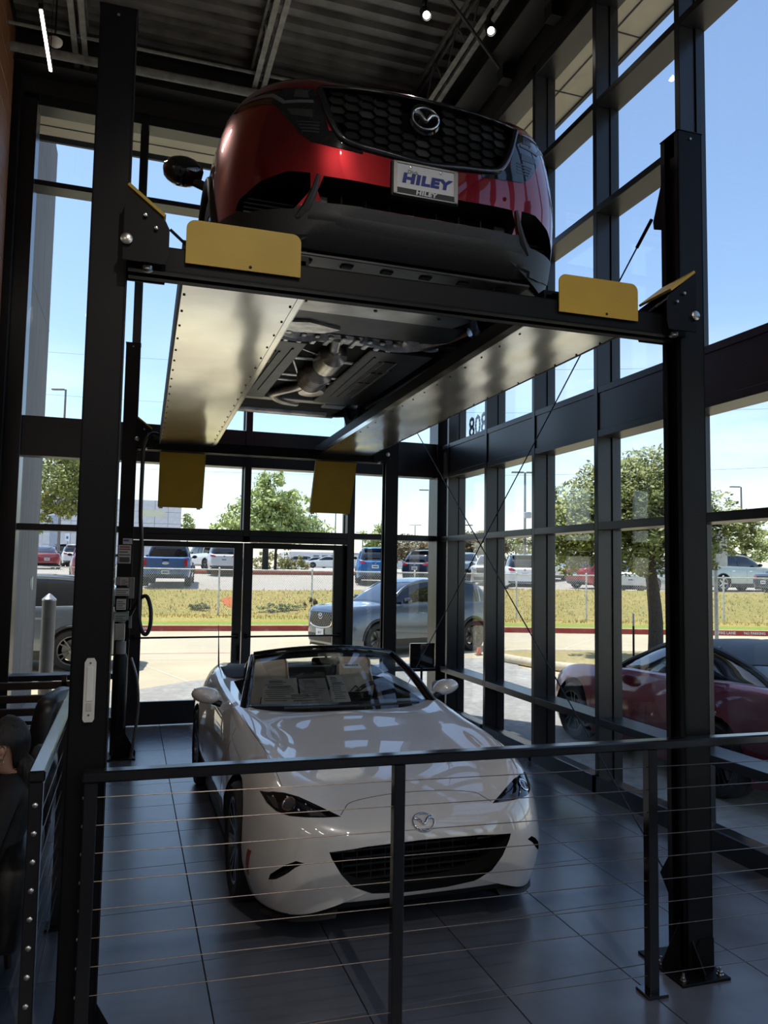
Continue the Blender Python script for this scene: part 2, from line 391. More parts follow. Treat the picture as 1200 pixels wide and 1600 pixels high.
for z in (2.62, 5.2):
    MB().box(-1.252, -1.2475, YG+.12, 12.0, z, z+.012).build('form_joint', BEAM, ww)

MB().prism([(11.22, 1.60), (11.30, 1.63), (11.36, 1.58), (11.33, 1.50), (11.27, 1.47), (11.23, 1.53)], -1.2495, -1.246, 'X').build('leaf_patch', mat('leaf_patch_green', (.22, .42, .20), .5), ww)  # small green leaf-shaped mark on the wall face
MB().prism([(11.40, 1.62), (11.52, 1.64), (11.50, 1.46), (11.41, 1.45)], -1.2495, -1.246, 'X').build('pale_patch', mat('patch_pale', (.62, .66, .62), .5), ww)  # small pale mark next to the green one
# ================================================================ four-post lift
GALV = mat('galvanised_sheet', (.86, .80, .70), .17, 1.0, noise=.12, scale=1.6, bump=.035)
LIFT = (0, 3.05, 0); LROT = -.0163
lift = thing('car_lift', 'black four-post car lift with yellow end plates holding up the red car', 'car lift', LIFT, LROT)
PX = [(-.192, -.056), (2.483, 2.621)]; PY = [(0, .135), (4.72, 4.855)]
STK_W = mat('sticker_white', (.55, .54, .52), .5); STK_G = mat('sticker_green', (.35, .45, .40), .5); STK_D = mat('sticker_print', (.08, .08, .09), .6); STK_R = mat('sticker_red', (.35, .06, .05), .5)
for i, (x0, x1) in enumerate(PX):
    for j, (y0, y1) in enumerate(PY):
        zt = 4.0 if j == 0 else 3.98
        mb = MB(); t = .007
        # formed C channel, open towards the runways
        inx = x1 if i == 0 else x0
        mb.box(x0, x1, y0, y0+t, .012, zt); mb.box(x0, x1, y1-t, y1, .012, zt)
        mb.box(x0 if i == 0 else x1-t, x0+t if i == 0 else x1, y0, y1, .012, zt)
        s_ = -1 if i == 0 else 1
        for yy in (y0, y1-.03): mb.box(min(inx, inx+s_*t), max(inx, inx+s_*t), yy, yy+.03, .012, zt)
        mb.bbox(x0-.004, x1+.004, y0-.004, y1+.004, zt, zt+.006, .002)
        post = mb.build('post', BLK, lift)
        MB().bbox(x0+.02, x1-.02, y0+.03, y1-.02, .3, zt-.1, .002).build('lock_ladder', BLKS, post)
        # foot plate, gussets and anchor bolts
        px0, px1 = (x0-.02, x1+.10) if i == 0 else (x0-.10, x1+.02)
        MB().bbox(px0, px1, y0-.09, y1+.10, 0, .012, .002).build('foot_plate', BLKS, post)
        gx = x1 if i == 0 else x0; sx = 1 if i == 0 else -1
        mb = MB()
        mb.prism([(gx, .012), (gx+sx*.095, .012), (gx+sx*.095, .05), (gx, .22)], y0+.05, y0+.058, 'Y')
        mb.prism([(y0, .012), (y0-.085, .012), (y0-.085, .04), (y0, .15)], x0+.02, x0+.028, 'X')
        mb.prism([(x0+.0, .012), (x1, .012), (x1, .15), (x0+.06, .15)], y0-.006, y0, 'Y')
        mb.build('gusset', BLKS, post)
        for bx, by in ((px0+.03, y0-.055), (px1-.03, y0-.055), (gx+sx*.07, y0+.10), (px0+.03, y1+.06), (px1-.03, y1+.06)):
            MB().lathe([(.016, 0), (.016, .004), (.011, .0045), (.011, .016), (.006, .0165), (.006, .034), (0, .035)], 10, Matrix.Translation((bx, by, .012))).build('anchor_bolt', STEEL, post, smooth=35)
        MB().lathe([(.007, 0), (.006, .003), (0, .0035)], 10, Matrix.Translation(((x0+x1)/2, y0-.004, zt-.035)) @ Matrix.Rotation(PI/2, 4, 'X')).build('cap_screw', STEEL, post)
# cross beams with carriages
for j, (ya, yb) in enumerate(((-.045, .075), (4.73, 4.85))):
    mb = MB().bbox(-.05, 2.48, ya, ya+.008, 2.945, 3.045, .002).bbox(-.05, 2.48, yb-.008, yb, 2.945, 3.045, .002)
    mb.bbox(-.05, 2.48, ya, yb, 3.037, 3.045, .002).box(-.05, 2.48, ya, ya+.04, 2.945, 2.951).box(-.05, 2.48, yb-.04, yb, 2.945, 2.951)
    mb.box(.1, 2.3, ya+.02, yb-.02, 2.97, 3.02)
    mb.build('cross_beam', BLKS, lift)
    for i in (0, 1):
        s_ = 1 if i == 0 else -1
        gx = PX[0][1]-.012 if i == 0 else PX[1][0]+.012
        prof = [(gx, 2.955), (gx+s_*.155, 2.955), (gx+s_*.165, 2.99), (gx+s_*.165, 3.09), (gx+s_*.15, 3.12), (gx, 3.235)]
        if i: prof = prof[::-1]
        y0 = ya-.055
        cg = MB().prism(prof, y0, y0+.010, 'Y').build('carriage_plate', BLKS, lift); MB().prism(prof, yb+.045, yb+.055, 'Y').build('carriage_plate', BLKS, lift)
        a, b = Vector((gx+s_*.005, 0, 3.236)), Vector((gx+s_*.140, 0, 3.132)); dv = (b-a).normalized(); nv = Vector((-dv.z*s_, 0, dv.x*s_)) if s_ > 0 else Vector((dv.z, 0, -dv.x))
        if nv.z < 0: nv = -nv
        q = [(a+nv*.004), (b+nv*.004), (b+nv*.016), (a+nv*.016)]
        MB().prism([(p.x, p.z) for p in q], y0-.006, yb+.06, 'Y').build('yellow_guard', YEL, cg)
        for (dx, z, r_) in ((.075, 3.13, .008), (.115, 3.085, .008), (.012, 3.03, .022), (.03, 2.94, .02)):
            if z > 2.95: M_ = Matrix.Translation((gx+s_*dx, y0, z)) @ Matrix.Rotation(PI/2, 4, 'X'); pr = [(r_, 0), (r_, .012), (r_*.7, .015), (0, .016)]
            else: M_ = Matrix.Translation((gx+s_*(dx+.06), y0+.05, 2.955)) @ Matrix.Rotation(PI, 4, 'X'); pr = [(r_, 0), (r_, .015), (r_*.6, .02), (0, .021)]
            MB().lathe(pr, 12, M_).build('roller_bolt', STEEL, cg, smooth=35)
# runways: folded galvanised pans with black side channels
RW = [(.163, .655), (1.79, 2.275)]
for i, (x0, x1) in enumerate(RW):
    rw = thing('runway', None, None); rw.parent = lift
    ys_ = [.06, 3.86, 5.02]
    for a, b in zip(ys_[:-1], ys_[1:]):
        mb = MB(); nx, ny = 8, 16
        rows = [[(x0+(x1-x0)*k/nx, a+(b-a)*l/ny, 3.002+.0022*math.sin(3.1*l/ny*PI*(b-a)/2+k)*math.sin(PI*k/nx)) for k in range(nx+1)] for l in range(ny+1)]
        mb.grid(rows); mb.grid([[(p[0], p[1], 3.016) for p in r] for r in rows]); mb.build('bottom_pan', GALV, rw, smooth=40)
    for xx, inner in ((x0, i == 1), (x1, i == 0)):
        s_ = -1 if xx == x0 else 1
        MB().box(min(xx, xx+s_*.012), max(xx, xx+s_*.012), .06, 5.02, 3.0, 3.115).box(min(xx, xx-s_*.03), max(xx, xx-s_*.03), .06, 5.02, 3.105, 3.115).build('side_channel', BLKS, rw)
        if inner: MB().box(min(xx, xx+s_*.03), max(xx, xx+s_*.03), .06, 5.02, 2.999, 3.003).box(min(xx+s_*.028, xx+s_*.032), max(xx+s_*.028, xx+s_*.032), .06, 5.02, 2.999, 3.035).build('edge_flange', GALV, rw)
    MB().box(x0-.012, x1+.012, .06, 5.02, 3.115, 3.125).build('deck_plate', BLKS, rw)
    bm_ = MB().lathe([(.006, 0), (.006, .003), (0, .0045)], 8, Matrix.Rotation(PI, 4, 'X')).mesh('rivet'); bm_.materials.append(BLKS)
    for k in range(22):
        for xx in (x0+.012, x1-.012): link('rivet', bm_, rw, loc=(xx, .12+k*.228, 3.001))
    # front wheel stop
    MB().prism(rrect(x0-.003, x1-.045 if i == 0 else x1-.075, 2.985, 3.160, .035, 6, (0, 0, 1, 1)), -.062, -.056, 'Y').build('wheel_stop', YEL, rw)
    MB().lathe([(.006, 0), (.006, .002), (0, .0025)], 10, Matrix.Translation(((x0+x1)/2, -.062, 3.0)) @ Matrix.Rotation(PI/2, 4, 'X')).build('stop_bolt', VOID, rw)
    # rear drop ramp hanging down
    M_ = Matrix.Translation((0, 5.03, 3.0)) @ Matrix.Rotation(.46, 4, 'X')
    mb = MB(); xa, xb = (x0+.005, x1-.03) if i == 0 else (x0+.0, x1-.03)
    mb.bbox(xa, xb, 0, .006, -.64, .03, .002, M=M_); mb.box(xa, xa+.006, 0, .05, -.64, .0, M=M_); mb.box(xb-.006, xb, 0, .05, -.64, .0, M=M_)
    mb.build('drop_ramp', YEL, rw)
    [MB().box(x_, x_+.04, .0, .03, -.655, -.638, M=M_).build('ramp_pad', STK_W, rw) for x_ in (xa+.01, xb-.06)]
    MB().tube([(xa, 5.03, 3.0), (xb, 5.03, 3.0)], .012, 8).build('ramp_hinge', BLKS, rw)
# diagonal brace cables on the window side
CAB = mat('steel_cable', (.10, .10, .12), .4, 1.0, noise=.2, scale=80)
bx = 2.50
A, B = Vector((2.46, .18, 3.62)), Vector((2.55, 4.70, .25))
MB().tube([A, B], .0045, 6).build('brace_cable', CAB, lift); MB().tube([A, A+(B-A).normalized()*.16], .009, 8).build('cable_turnbuckle', BLKS, lift)
MB().prism([(.135, 3.80), (.135, 3.55), (.20, 3.58), (.205, 3.62)], 2.487, 2.497, 'X').build('cable_bracket', BLKS, lift)
A, B = Vector((2.55, 4.70, 3.72)), Vector((2.47, .16, .42))
MB().tube([A, B], .0045, 6).build('brace_cable', CAB, lift)
MB().prism([(.135, .48), (.135, .30), (.20, .38)], 2.487, 2.497, 'X').build('cable_bracket', BLKS, lift)
MB().tube([(.10, -.01, 3.13), (.165, .0, 3.08), (.19, .03, 3.06)], .006, 6).build('lift_cable', CAB, lift)
MB().tube([(2.40, -.01, 3.14), (2.34, .0, 3.09), (2.31, .03, 3.06)], .006, 6).build('lift_cable', CAB, lift)
# power unit on the rear post
PU = mat('grey_power_unit', (.30, .30, .30), .5, noise=.1)
x0, x1 = PX[0]; yb = PY[1][0]
pu = thing('power_unit', None, None); pu.parent = lift
MB().bbox(x0-.01, x1-.01, yb-.16, yb-.01, 1.30, 1.38, .006).bbox(x0-.005, x1-.012, yb-.10, yb-.01, 1.62, 1.70, .006).build('motor_bracket', PU, pu)
MB().bbox(x0, x1-.02, yb-.19, yb-.01, 1.38, 1.62, .02).build('motor_body', BLKS, pu, smooth=40)
MB().lathe([(.062, .30), (.066, .34), (.066, .95), (.05, .985), (0, .985)], 20, Matrix.Translation(((x0+x1)/2, yb-.09, 0))).build('oil_tank', BLK, pu, smooth=40)
MB().lathe([(.045, .985), (.045, 1.10), (.03, 1.1), (.03, 1.3), (0, 1.3)], 16, Matrix.Translation(((x0+x1)/2, yb-.09, 0))).build('pump_head', PU, pu, smooth=40)
MB().bbox(x0+.01, x0+.10, yb-.20, yb-.155, 1.12, 1.27, .004).build('valve_block', mat('valve_alloy', (.5, .5, .48), .35, .8), pu)
MB().bbox(x1-.02, x1+.03, yb-.12, yb-.02, 1.50, 1.70, .004).bbox(x1-.01, x1+.02, yb-.10, yb-.04, 1.22, 1.36, .004).build('control_bracket', PU, pu)
def sticker(x, z, w_, h_, m, y=yb-.004, par=pu, lines=0):
    s_ = MB().box(x, x+w_, y-.0015, y, z, z+h_).build('label_sticker', m, par)
    if lines:
        l = MB()
        for k in range(lines): l.box(x+.008, x+w_-.008-.02*(k % 2), y-.0022, y-.0015, z+h_*(.12+.78*k/lines), z+h_*(.12+.78*k/lines)+h_*.3/lines)
        l.build('sticker_print', STK_D, s_)
sticker(x0+.045, 2.015, .085, .055, STK_W); sticker(x0+.05, 2.04, .05, .018, mat('sticker_blue', (.06, .12, .45), .5), y=yb-.006)
sticker(x0+.008, 1.83, .115, .175, STK_W, lines=5); sticker(x0+.02, 1.98, .09, .014, STK_R, y=yb-.006); sticker(x0+.02, 1.84, .09, .05, STK_D, y=yb-.007)
sticker(x0+.04, 1.60+.01, .075, .085, STK_W, y=yb-.102, lines=4)
sticker(x0-.002, 1.53, .125, .07, STK_W, y=yb-.192, lines=3); sticker(x0+.015, 1.40, .085, .10, STK_W, y=yb-.1935, lines=4)
sticker(x0+.0, 1.29, .105, .07, STK_G, y=yb-.162, lines=3)
# hydraulic hose looping down from the runway
hp = [(.17, 4.62, 3.06), (.10, 4.60, 3.08), (.05, 4.58, 3.05), (.01, 4.57, 2.95), (.005, 4.57, 2.7), (.005, 4.57, 2.3), (.025, 4.57, 2.0), (.02, 4.57, 1.7), (.02, 4.56, 1.4), (.05, 4.55, 1.22), (.095, 4.55, 1.17), (.13, 4.55, 1.25), (.13, 4.56, 1.40), (.09, 4.58, 1.52), (.03, 4.60, 1.50), (-.03, 4.62, 1.40), (-.06, 4.64, 1.33)]
def smooth_path(p, n=6):
    p = [Vector(q) for q in p]; out_ = []
    for i in range(len(p)-1):
        a, b, c, d = p[max(i-1, 0)], p[i], p[i+1], p[min(i+2, len(p)-1)]
        for k in range(n):
            t = k/n; out_.append(.5*((2*b)+(-a+c)*t+(2*a-5*b+4*c-d)*t*t+(-a+3*b-3*c+d)*t**3))
    return out_+[p[-1]]
MB().tube(smooth_path(hp), .019, 10).build('hydraulic_hose', mat('hose_rubber', (.016, .016, .018), .35), lift, smooth=60)
MB().tube(smooth_path([(-.03, 4.60, .95), (.03, 4.59, .75), (.05, 4.58, .5), (.03, 4.58, .25), (.0, 4.60, .02)]), .014, 8).build('flexible_conduit', mat('conduit_grey', (.25, .25, .26), .35, .7, noise=.3, scale=120), lift, smooth=60)
# white plastic sensor strip on the near post
bx0 = -.143
sn = thing('sensor_strip', 'white plastic strip unit screwed to the nearest black lift post', 'wall sensor', (-.122, 3.0495, 1.36), 0)
prof = [(-.014, -.115), (.014, -.115), (.02, -.105), (.02, .10), (.012, .115), (-.012, .115), (-.02, .10), (-.02, -.105)]
WPL = mat('white_plastic', (.62, .60, .56), .45, noise=.02)
MB().prism(prof, -.014, 0, 'Y').build('housing', WPL, sn)
MB().bbox(-.011, .011, -.0175, -.013, -.04, .085, .002).build('window_strip', mat('frosted_plastic', (.70, .69, .66), .3, noise=.02), sn)
MB().bbox(-.010, .010, -.0165, -.013, -.075, -.045, .001).build('sensor_lens', mat('grey_lens', (.48, .46, .43), .3), sn)
for z in (.098, -.09): MB().lathe([(.004, 0), (.003, .002), (0, .002)], 8, Matrix.Translation((0, -.014, z)) @ Matrix.Rotation(PI/2, 4, 'X')).build('screw', STK_D, sn)

# ================================================================ cable railings
rail = thing('cable_railing', 'black cable railing across the front with thin steel wires and a flat top rail', 'railing', (0, 0, 0))
RA, RB = Vector((-.10, 3.0, 0)), Vector((3.60, 2.885, 0)); rd = (RB-RA).normalized(); rn = Vector((-rd.y, rd.x, 0))
Mr = Matrix(((rd.x, rn.x, 0, RA.x), (rd.y, rn.y, 0, RA.y), (0, 0, 1, 0), (0, 0, 0, 1))); RL = (RB-RA).length
SATIN = mat('satin_black_rail', (.009, .009, .0105), .15, noise=.06, spec=.85)
MB().bbox(-.03, RL, -.03, .03, 1.042, 1.082, .006, M=Mr).build('top_rail', SATIN, rail)
posts = [.0, 1.155, 2.325, 3.5]
for k, s_ in enumerate(posts):
    p = MB().bbox(s_-.023, s_+.023, -.023, .023, .012, 1.042, .003, M=Mr).build('post', SATIN, rail)
    fz = .0125 if k == 0 else 0
    MB().bbox(s_-.05, s_+.05, -.05, .05, fz, fz+.014, .003, M=Mr).build('foot_plate', SATIN, p)
    if k == 0:
        for z in (.985, .887, .79, .692, .595, .498, .40, .302, .10): MB().lathe([(.006, 0), (.006, .004), (0, .006)], 10, Mr @ Matrix.Translation((s_-.023, 0, z)) @ Matrix.Rotation(-PI/2, 4, 'Y')).build('wire_fitting', STEEL, p)
WIRE = mat('railing_wire', (.20, .165, .14), .35, 1.0, noise=.1, scale=60)
for k, z in enumerate((.985, .887, .79, .692, .595, .498, .40, .302, .10)):
    MB().tube([Mr @ Vector((0, 0, z)), Mr @ Vector((RL, 0, z-.022*RL/2.3))], .0019, 6).build('wire', WIRE, rail)
rl2 = thing('lounge_railing', 'black cable railing beside the armchairs running away from the lift post', 'railing', (0, 0, 0))
MB().bbox(-.312, -.255, 3.02, 5.6, 1.045, 1.085, .006).build('top_rail', SATIN, rl2)
for y in (3.05, 4.3, 5.55):
    p = MB().bbox(-.308, -.262, y-.023, y+.023, .012, 1.045, .003).build('post', SATIN, rl2); MB().bbox(-.335, -.235, y-.05, y+.05, 0, .014, .003).build('foot_plate', SATIN, p)
    if y < 3.1:
        for k in range(8):
            z = .965-k*.0975
            MB().lathe([(.010, 0), (.010, .003), (.007, .006), (0, .007)], 12, Matrix.Translation((-.285, y-.023, z)) @ Matrix.Rotation(PI/2, 4, 'X')).build('wire_fitting', STEEL, p, smooth=40)
for k in range(9):
    z = .965-k*.0975
    MB().tube([(-.285, 3.03, z), (-.285, 5.57, z)], .0019, 6).build('wire', WIRE, rl2)
# ================================================================ the ground outside
def sstep(a, b, x): t = min(1, max(0, (x-a)/(b-a))); return t*t*(3-2*t)
FO = Vector((0, 27.7, 0)); E1 = Vector((1, -.3, 0)).normalized(); E2 = Vector((.3, 1, 0)).normalized()
def fr(s, t, z=0): return FO+E1*s+E2*t+Vector((0, 0, z))
def st_of(p): d = Vector((p[0], p[1], 0))-FO; return d.dot(E1), d.dot(E2)
def t_curb(s): return -4.5+1.45*sstep(0, 10, s)
def z_top(s): return .90+.22*sstep(2, 16, s)
LOT_L = [(3.4, .90), (6, .95), (16, 1.38), (24, 1.45), (32, 1.58), (45, 1.74), (110, 1.80), (400, 1.80)]
LOT_R = [(3.4, .84), (6, .85), (14, .93), (17, 1.0), (24, 1.3), (32, 1.55), (45, 1.72), (110, 1.80), (400, 1.80)]
def along(tab, t):
    if t <= tab[0][0]: return tab[0][1]
    for (a, u), (b, v) in zip(tab[:-1], tab[1:]):
        if t <= b: return u+(v-u)*(t-a)/(b-a)
    return tab[-1][1]
def lot_z(s, t): k = sstep(8, 17, s); return along(LOT_L, t)*(1-k)+along(LOT_R, t)*k
def noise_mat(name, stops, scale, rough=.9, detail=8, bump=.0, scale2=None, mixcol=None, coord='Object'):
    m = bpy.data.materials.new(name); m.use_nodes = True; t = m.node_tree; b = t.nodes['Principled BSDF']; b.inputs['Roughness'].default_value = rough; b.inputs['Specular IOR Level'].default_value = .25
    co = N(t, 'ShaderNodeTexCoord'); no = N(t, 'ShaderNodeTexNoise'); no.inputs['Scale'].default_value = scale; no.inputs['Detail'].default_value = detail; no.inputs['Roughness'].default_value = .65
    t.links.new(co.outputs[coord], no.inputs[0]); r = N(t, 'ShaderNodeValToRGB')
    while len(r.color_ramp.elements) < len(stops): r.color_ramp.elements.new(.5)
    for e, (p, c) in zip(r.color_ramp.elements, stops): e.position = p; e.color = (*c, 1)
    t.links.new(no.outputs[0], r.inputs[0]); last = r.outputs[0]
    if scale2:
        n2 = N(t, 'ShaderNodeTexNoise'); n2.inputs['Scale'].default_value = scale2; n2.inputs['Detail'].default_value = 3
        t.links.new(co.outputs[coord], n2.inputs[0]); r2 = N(t, 'ShaderNodeValToRGB'); r2.color_ramp.elements[0].position = .42; r2.color_ramp.elements[1].position = .62
        t.links.new(n2.outputs[0], r2.inputs[0]); mx = N(t, 'ShaderNodeMixRGB'); mx.inputs[2].default_value = (*mixcol, 1)
        ml = N(t, 'ShaderNodeMath', operation='MULTIPLY'); ml.inputs[1].default_value = .6
        t.links.new(r2.outputs[0], ml.inputs[0]); t.links.new(ml.outputs[0], mx.inputs[0]); t.links.new(last, mx.inputs[1]); last = mx.outputs[0]
    t.links.new(last, b.inputs['Base Color'])
    if bump:
        bn = N(t, 'ShaderNodeBump'); bn.inputs['Strength'].default_value = bump; bn.inputs['Distance'].default_value = .05; t.links.new(no.outputs[0], bn.inputs['Height']); t.links.new(bn.outputs[0], b.inputs['Normal'])
    MATS[name] = m; return m
ROAD = noise_mat('beige_concrete', [(.3, (.50, .425, .295)), (.7, (.61, .52, .365))], .8, scale2=.15, mixcol=(.47, .415, .31))
PAVE = noise_mat('stamped_grey_paving', [(.3, (.26, .25, .235)), (.55, (.40, .39, .36)), (.75, (.52, .50, .46))], 9, bump=.4, scale2=1.2, mixcol=(.33, .31, .29))
GRASS = noise_mat('dry_grass', [(.25, (.22, .18, .045)), (.5, (.40, .31, .09)), (.75, (.58, .46, .20))], 7, bump=.8, scale2=.35, mixcol=(.30, .28, .06))
GREENG = noise_mat('green_grass', [(.3, (.17, .22, .035)), (.7, (.33, .38, .08))], 9, bump=.6)
STRAW = noise_mat('straw_grass', [(.3, (.30, .24, .10)), (.7, (.52, .43, .22))], 12, bump=.8)
REDC = noise_mat('red_curb_paint', [(.35, (.30, .055, .045)), (.6, (.36, .075, .06)), (.75, (.46, .26, .20))], 3.5)
LOT = noise_mat('lot_concrete', [(.3, (.42, .37, .32)), (.7, (.52, .46, .39))], .5)
SS = [-90, -60, -40, -25, -15, -8, -4, 0, 2, 4, 6, 8, 10, 13, 16, 20, 25, 32, 40, 55, 75, 100]
def strip(ta, za, tb, zb_, n=1):
    rows = []
    for k in range(n+1):
        q = k/n; rows.append([fr(s, ta(s)*(1-q)+tb(s)*q, za(s)*(1-q)+zb_(s)*q) for s in SS])
    return rows
c0 = lambda v: (lambda s: v)
# near paving, road
struct(MB().grid([[fr(s, -60, -.06) for s in SS], [fr(s, t_curb(s), -.06) for s in SS]]).build('road', ROAD), 'sunlit beige concrete drive')
def poly_slab(pts, z0, z1, name, m, lab): return struct(MB().prism(pts, z0, z1, 'Z').build(name, m), lab)
poly_slab([(-12, 9.0), (-12, 11.7), (-1.2, 11.95), (.15, 12.2), (1.0, 12.95), (3.2, 14.3), (6.0, 15.1), (8.0, 15.0), (7.3, 13.6), (7.3, 11.5), (8.4, 9.5), (10.5, 4.0), (10.5, -10), (3.9, -10), (3.9, 9.0)], -.3, -.045, 'sidewalk', PAVE, 'grey stamped paving around the building')
mb = MB()
for a, b in (((1.0, 12.9), (-1.9, 23.0)), ((4.2, 15.0), (7.5, 21.7)), ((-6, 16.8), (12, 14.6)), ((9, 15.5), (14, 20.4)), ((12, 14.6), (30, 10.8))):
    a, b = Vector((*a, -.0575)), Vector((*b, -.0575)); d = (b-a).normalized().cross(Vector((0, 0, 1)))*.02
    mb.add([a-d, a+d, b+d, b-d], [(0, 1, 2, 3)])
struct(mb.build('road_joints', mat('joint_light', (.60, .55, .44), .9)))
a, b = Vector((-5, 17.6, -.0565)), Vector((2.6, 17.05, -.0565)); d = Vector((0, .05, 0))
struct(MB().add([a-d, a+d, b+d, b-d], [(0, 1, 2, 3)]).build('road_red_line', mat('faded_red_line', (.55, .30, .26), .9)))
# red fire-lane kerb and bank
kerb = MB().grid(strip(t_curb, c0(-.06), lambda s: t_curb(s)+.03, c0(.09))).grid(strip(lambda s: t_curb(s)+.03, c0(.09), lambda s: t_curb(s)+.06, c0(.10)))
ko = struct(kerb.build('curb', REDC), 'red painted fire-lane kerb along the drive')
kt = MB().grid(strip(lambda s: t_curb(s)+.06, c0(.10), lambda s: t_curb(s)+.2, c0(.10))); kt.build('curb_top', mat('pale_kerb', (.60, .53, .40), .9), ko)
KW = mat('kerb_lettering', (.72, .66, .60), .9)
for body, px, sz in (('FIRE LANE', 1138, .115), ('NO PARKING', 1182, .105), ('FIRE LANE', 245, .1)):
    q = survey(px, 988, 23.5); s_ = st_of(q)[0]
    ax = (fr(s_+.5, t_curb(s_+.5))-fr(s_-.5, t_curb(s_-.5))).normalized(); nz = Vector((0, 0, 1)); ny = ax.cross(nz)
    up = (nz*.15+(-ny)*.03).normalized(); o_ = fr(s_, t_curb(s_)+.012, .018)
    nn = ax.cross(up); o_ += nn*.008
    textmesh(body, sz*1.05, Matrix(((ax.x, up.x, nn.x, o_.x), (ax.y, up.y, nn.y, o_.y), (ax.z, up.z, nn.z, o_.z), (0, 0, 0, 1))), .001, 'kerb_lettering', KW, ko, bold=.002)
rg = random.Random(3)
def bumpy(rows, a):
    return [[p+Vector((0, 0, rg.uniform(-a, a))) for p in r] for r in rows]
SSf = [s*1.0 for s in range(-60, 80)]
SS_keep = SS; SS = SSf
gb = strip(lambda s: t_curb(s)+.2, c0(.10), lambda s: t_curb(s)+1.5, c0(.12), 2)
struct(MB().grid(gb).build('grass_verge', GREENG), 'mown green verge behind the red kerb')
gb = strip(lambda s: t_curb(s)+1.5, c0(.12), c0(0.0), c0(.16), 3)[:-1]+strip(c0(0.0), c0(.16), c0(3.4), z_top, 8)
struct(MB().grid(gb).build('grass_bank', GRASS, smooth=50), 'dry yellow grass bank rising to the fence')
SS = SS_keep
struct(MB().grid([[fr(s, 3.4, z_top(s)) for s in SS]]+[[fr(s, t, lot_z(s, t)) for s in SS] for t in (4.4, 6, 10, 14, 17, 20, 24, 28, 32, 38, 45, 70, 110, 300)]).build('parking_lot', LOT), 'pale concrete car lot above the bank')
# grass blades on the near bank give it a rough edge
gm = MB()
for k in range(9000):
    s_ = rg.uniform(-6, 32); t_ = rg.uniform(-1.5, 3.45)
    z = .16+(z_top(s_)-.16)*max(0, t_)/3.4 if t_ > 0 else .15
    p = fr(s_, t_, z-.01); h = rg.uniform(.04, .13); a = rg.uniform(0, 2*PI); d = Vector((math.cos(a), math.sin(a), 0))*.018; l = Vector((rg.uniform(-.05, .05), rg.uniform(-.05, .05), h))
    gm.add([p-d, p+d, p+l], [(0, 1, 2)])
gme = bpy.data.meshes.new('grass_tufts'); gme.from_pydata(gm.v, [], gm.f); gme.materials.append(mat('straw_blades', (.52, .41, .15), .9, noise=.3, scale=3))
tag(link('grass_tufts', gme), 'dry grass tufts scattered over the bank below the fence', 'grass', kind='stuff')
# kerbed island of straw grass by the drive
isl = [(7.35, 14.6), (7.6, 13.2), (8.1, 12.3), (9.2, 11.2), (11, 9.6), (13, 7.5), (16, 7.2), (16, 12.6), (13, 13.9), (10.5, 14.6), (8.6, 15.3), (7.7, 15.2)]
io = struct(MB().prism(isl, -.1, .07, 'Z').build('planting_island', STRAW), 'straw coloured grass island with a pale kerb')
ring = [Vector((x, y, .03)) for x, y in isl]+[Vector((*isl[0], .03))]
MB().tube(ring, .09, 8).build('island_kerb', mat('pale_kerb', (.60, .53, .40), .9), io, smooth=50)

# ================================================================ chain link fence
FEN = mat('galvanised_fence', (.60, .61, .61), .5, .1, noise=.1)
fence = thing('chain_link_fence', 'grey chain link fence with pipe posts at the foot of the grass bank', 'fence')
s0, s1 = -18.0, 40.0
def ray_s(px):
    q = survey(px, 890, 1)-EYE; q.z = 0
    # intersection of the bearing with the fence line
    n_ = E2; k = (FO-Vector((EYE.x, EYE.y, 0))).dot(n_)/q.dot(n_); return (Vector((EYE.x, EYE.y, 0))+q*k-FO).dot(E1)
plist = [ray_s(x) for x in (343, 488, 807, 916, 1130)]
plist += [plist[0]-3.5*k for k in (1, 2, 3, 4, 5)]+[(plist[1]+plist[2])/2]+[plist[-1]+3.4*k for k in (1, 2, 3, 4)]
for s_ in sorted(plist):
    MB().tube([fr(s_, 0, 0), fr(s_, 0, 1.74)], .03, 8).lathe([(.034, 0), (.034, .03), (0, .06)], 8, Matrix.Translation(fr(s_, 0, 1.73))).build('fence_post', FEN, fence, smooth=40)
MB().tube([fr(s0, 0, 1.70), fr(s1, 0, 1.70)], .021, 8).build('top_rail', FEN, fence, smooth=60)
mm = MB(); H_ = 1.5; pitch = .075; s_ = s0
while s_ < s1:
    for sg_ in (1, -1):
        a = fr(s_, .02*sg_*.2, .18); b = fr(s_+sg_*H_*.8, .02*sg_*.2, .18+H_)
        d = E1*.004
        mm.add([a-d, a+d, b+d, b-d], [(0, 1, 2, 3)])
    s_ += pitch
o = bpy.data.meshes.new('wire_mesh'); o.from_pydata(mm.v, [], mm.f); o.materials.append(FEN); o = link('wire_mesh', o, fence); o['kind'] = 'stuff'

# sprayed orange patch on the bank
cs = ray_s(366)-.25; rows = []
for i in range(6):
    rows.append([])
    for k in range(24):
        a = 2*PI*k/24; q = i/5*(1+.18*math.sin(3*a)+.1*math.sin(7*a)); s_, t_ = cs+.48*q*math.cos(a), 1.75+.65*q*math.sin(a)
        rows[-1].append(fr(s_, t_, .16+(z_top(s_)-.16)*t_/3.4+.015))
gbk = bpy.data.objects['grass_bank']
MB().grid(rows, close=True).build('orange_patch', noise_mat('sprayed_orange', [(.35, (.42, .16, .05)), (.6, (.62, .13, .04)), (.75, (.45, .30, .10))], 9), gbk)
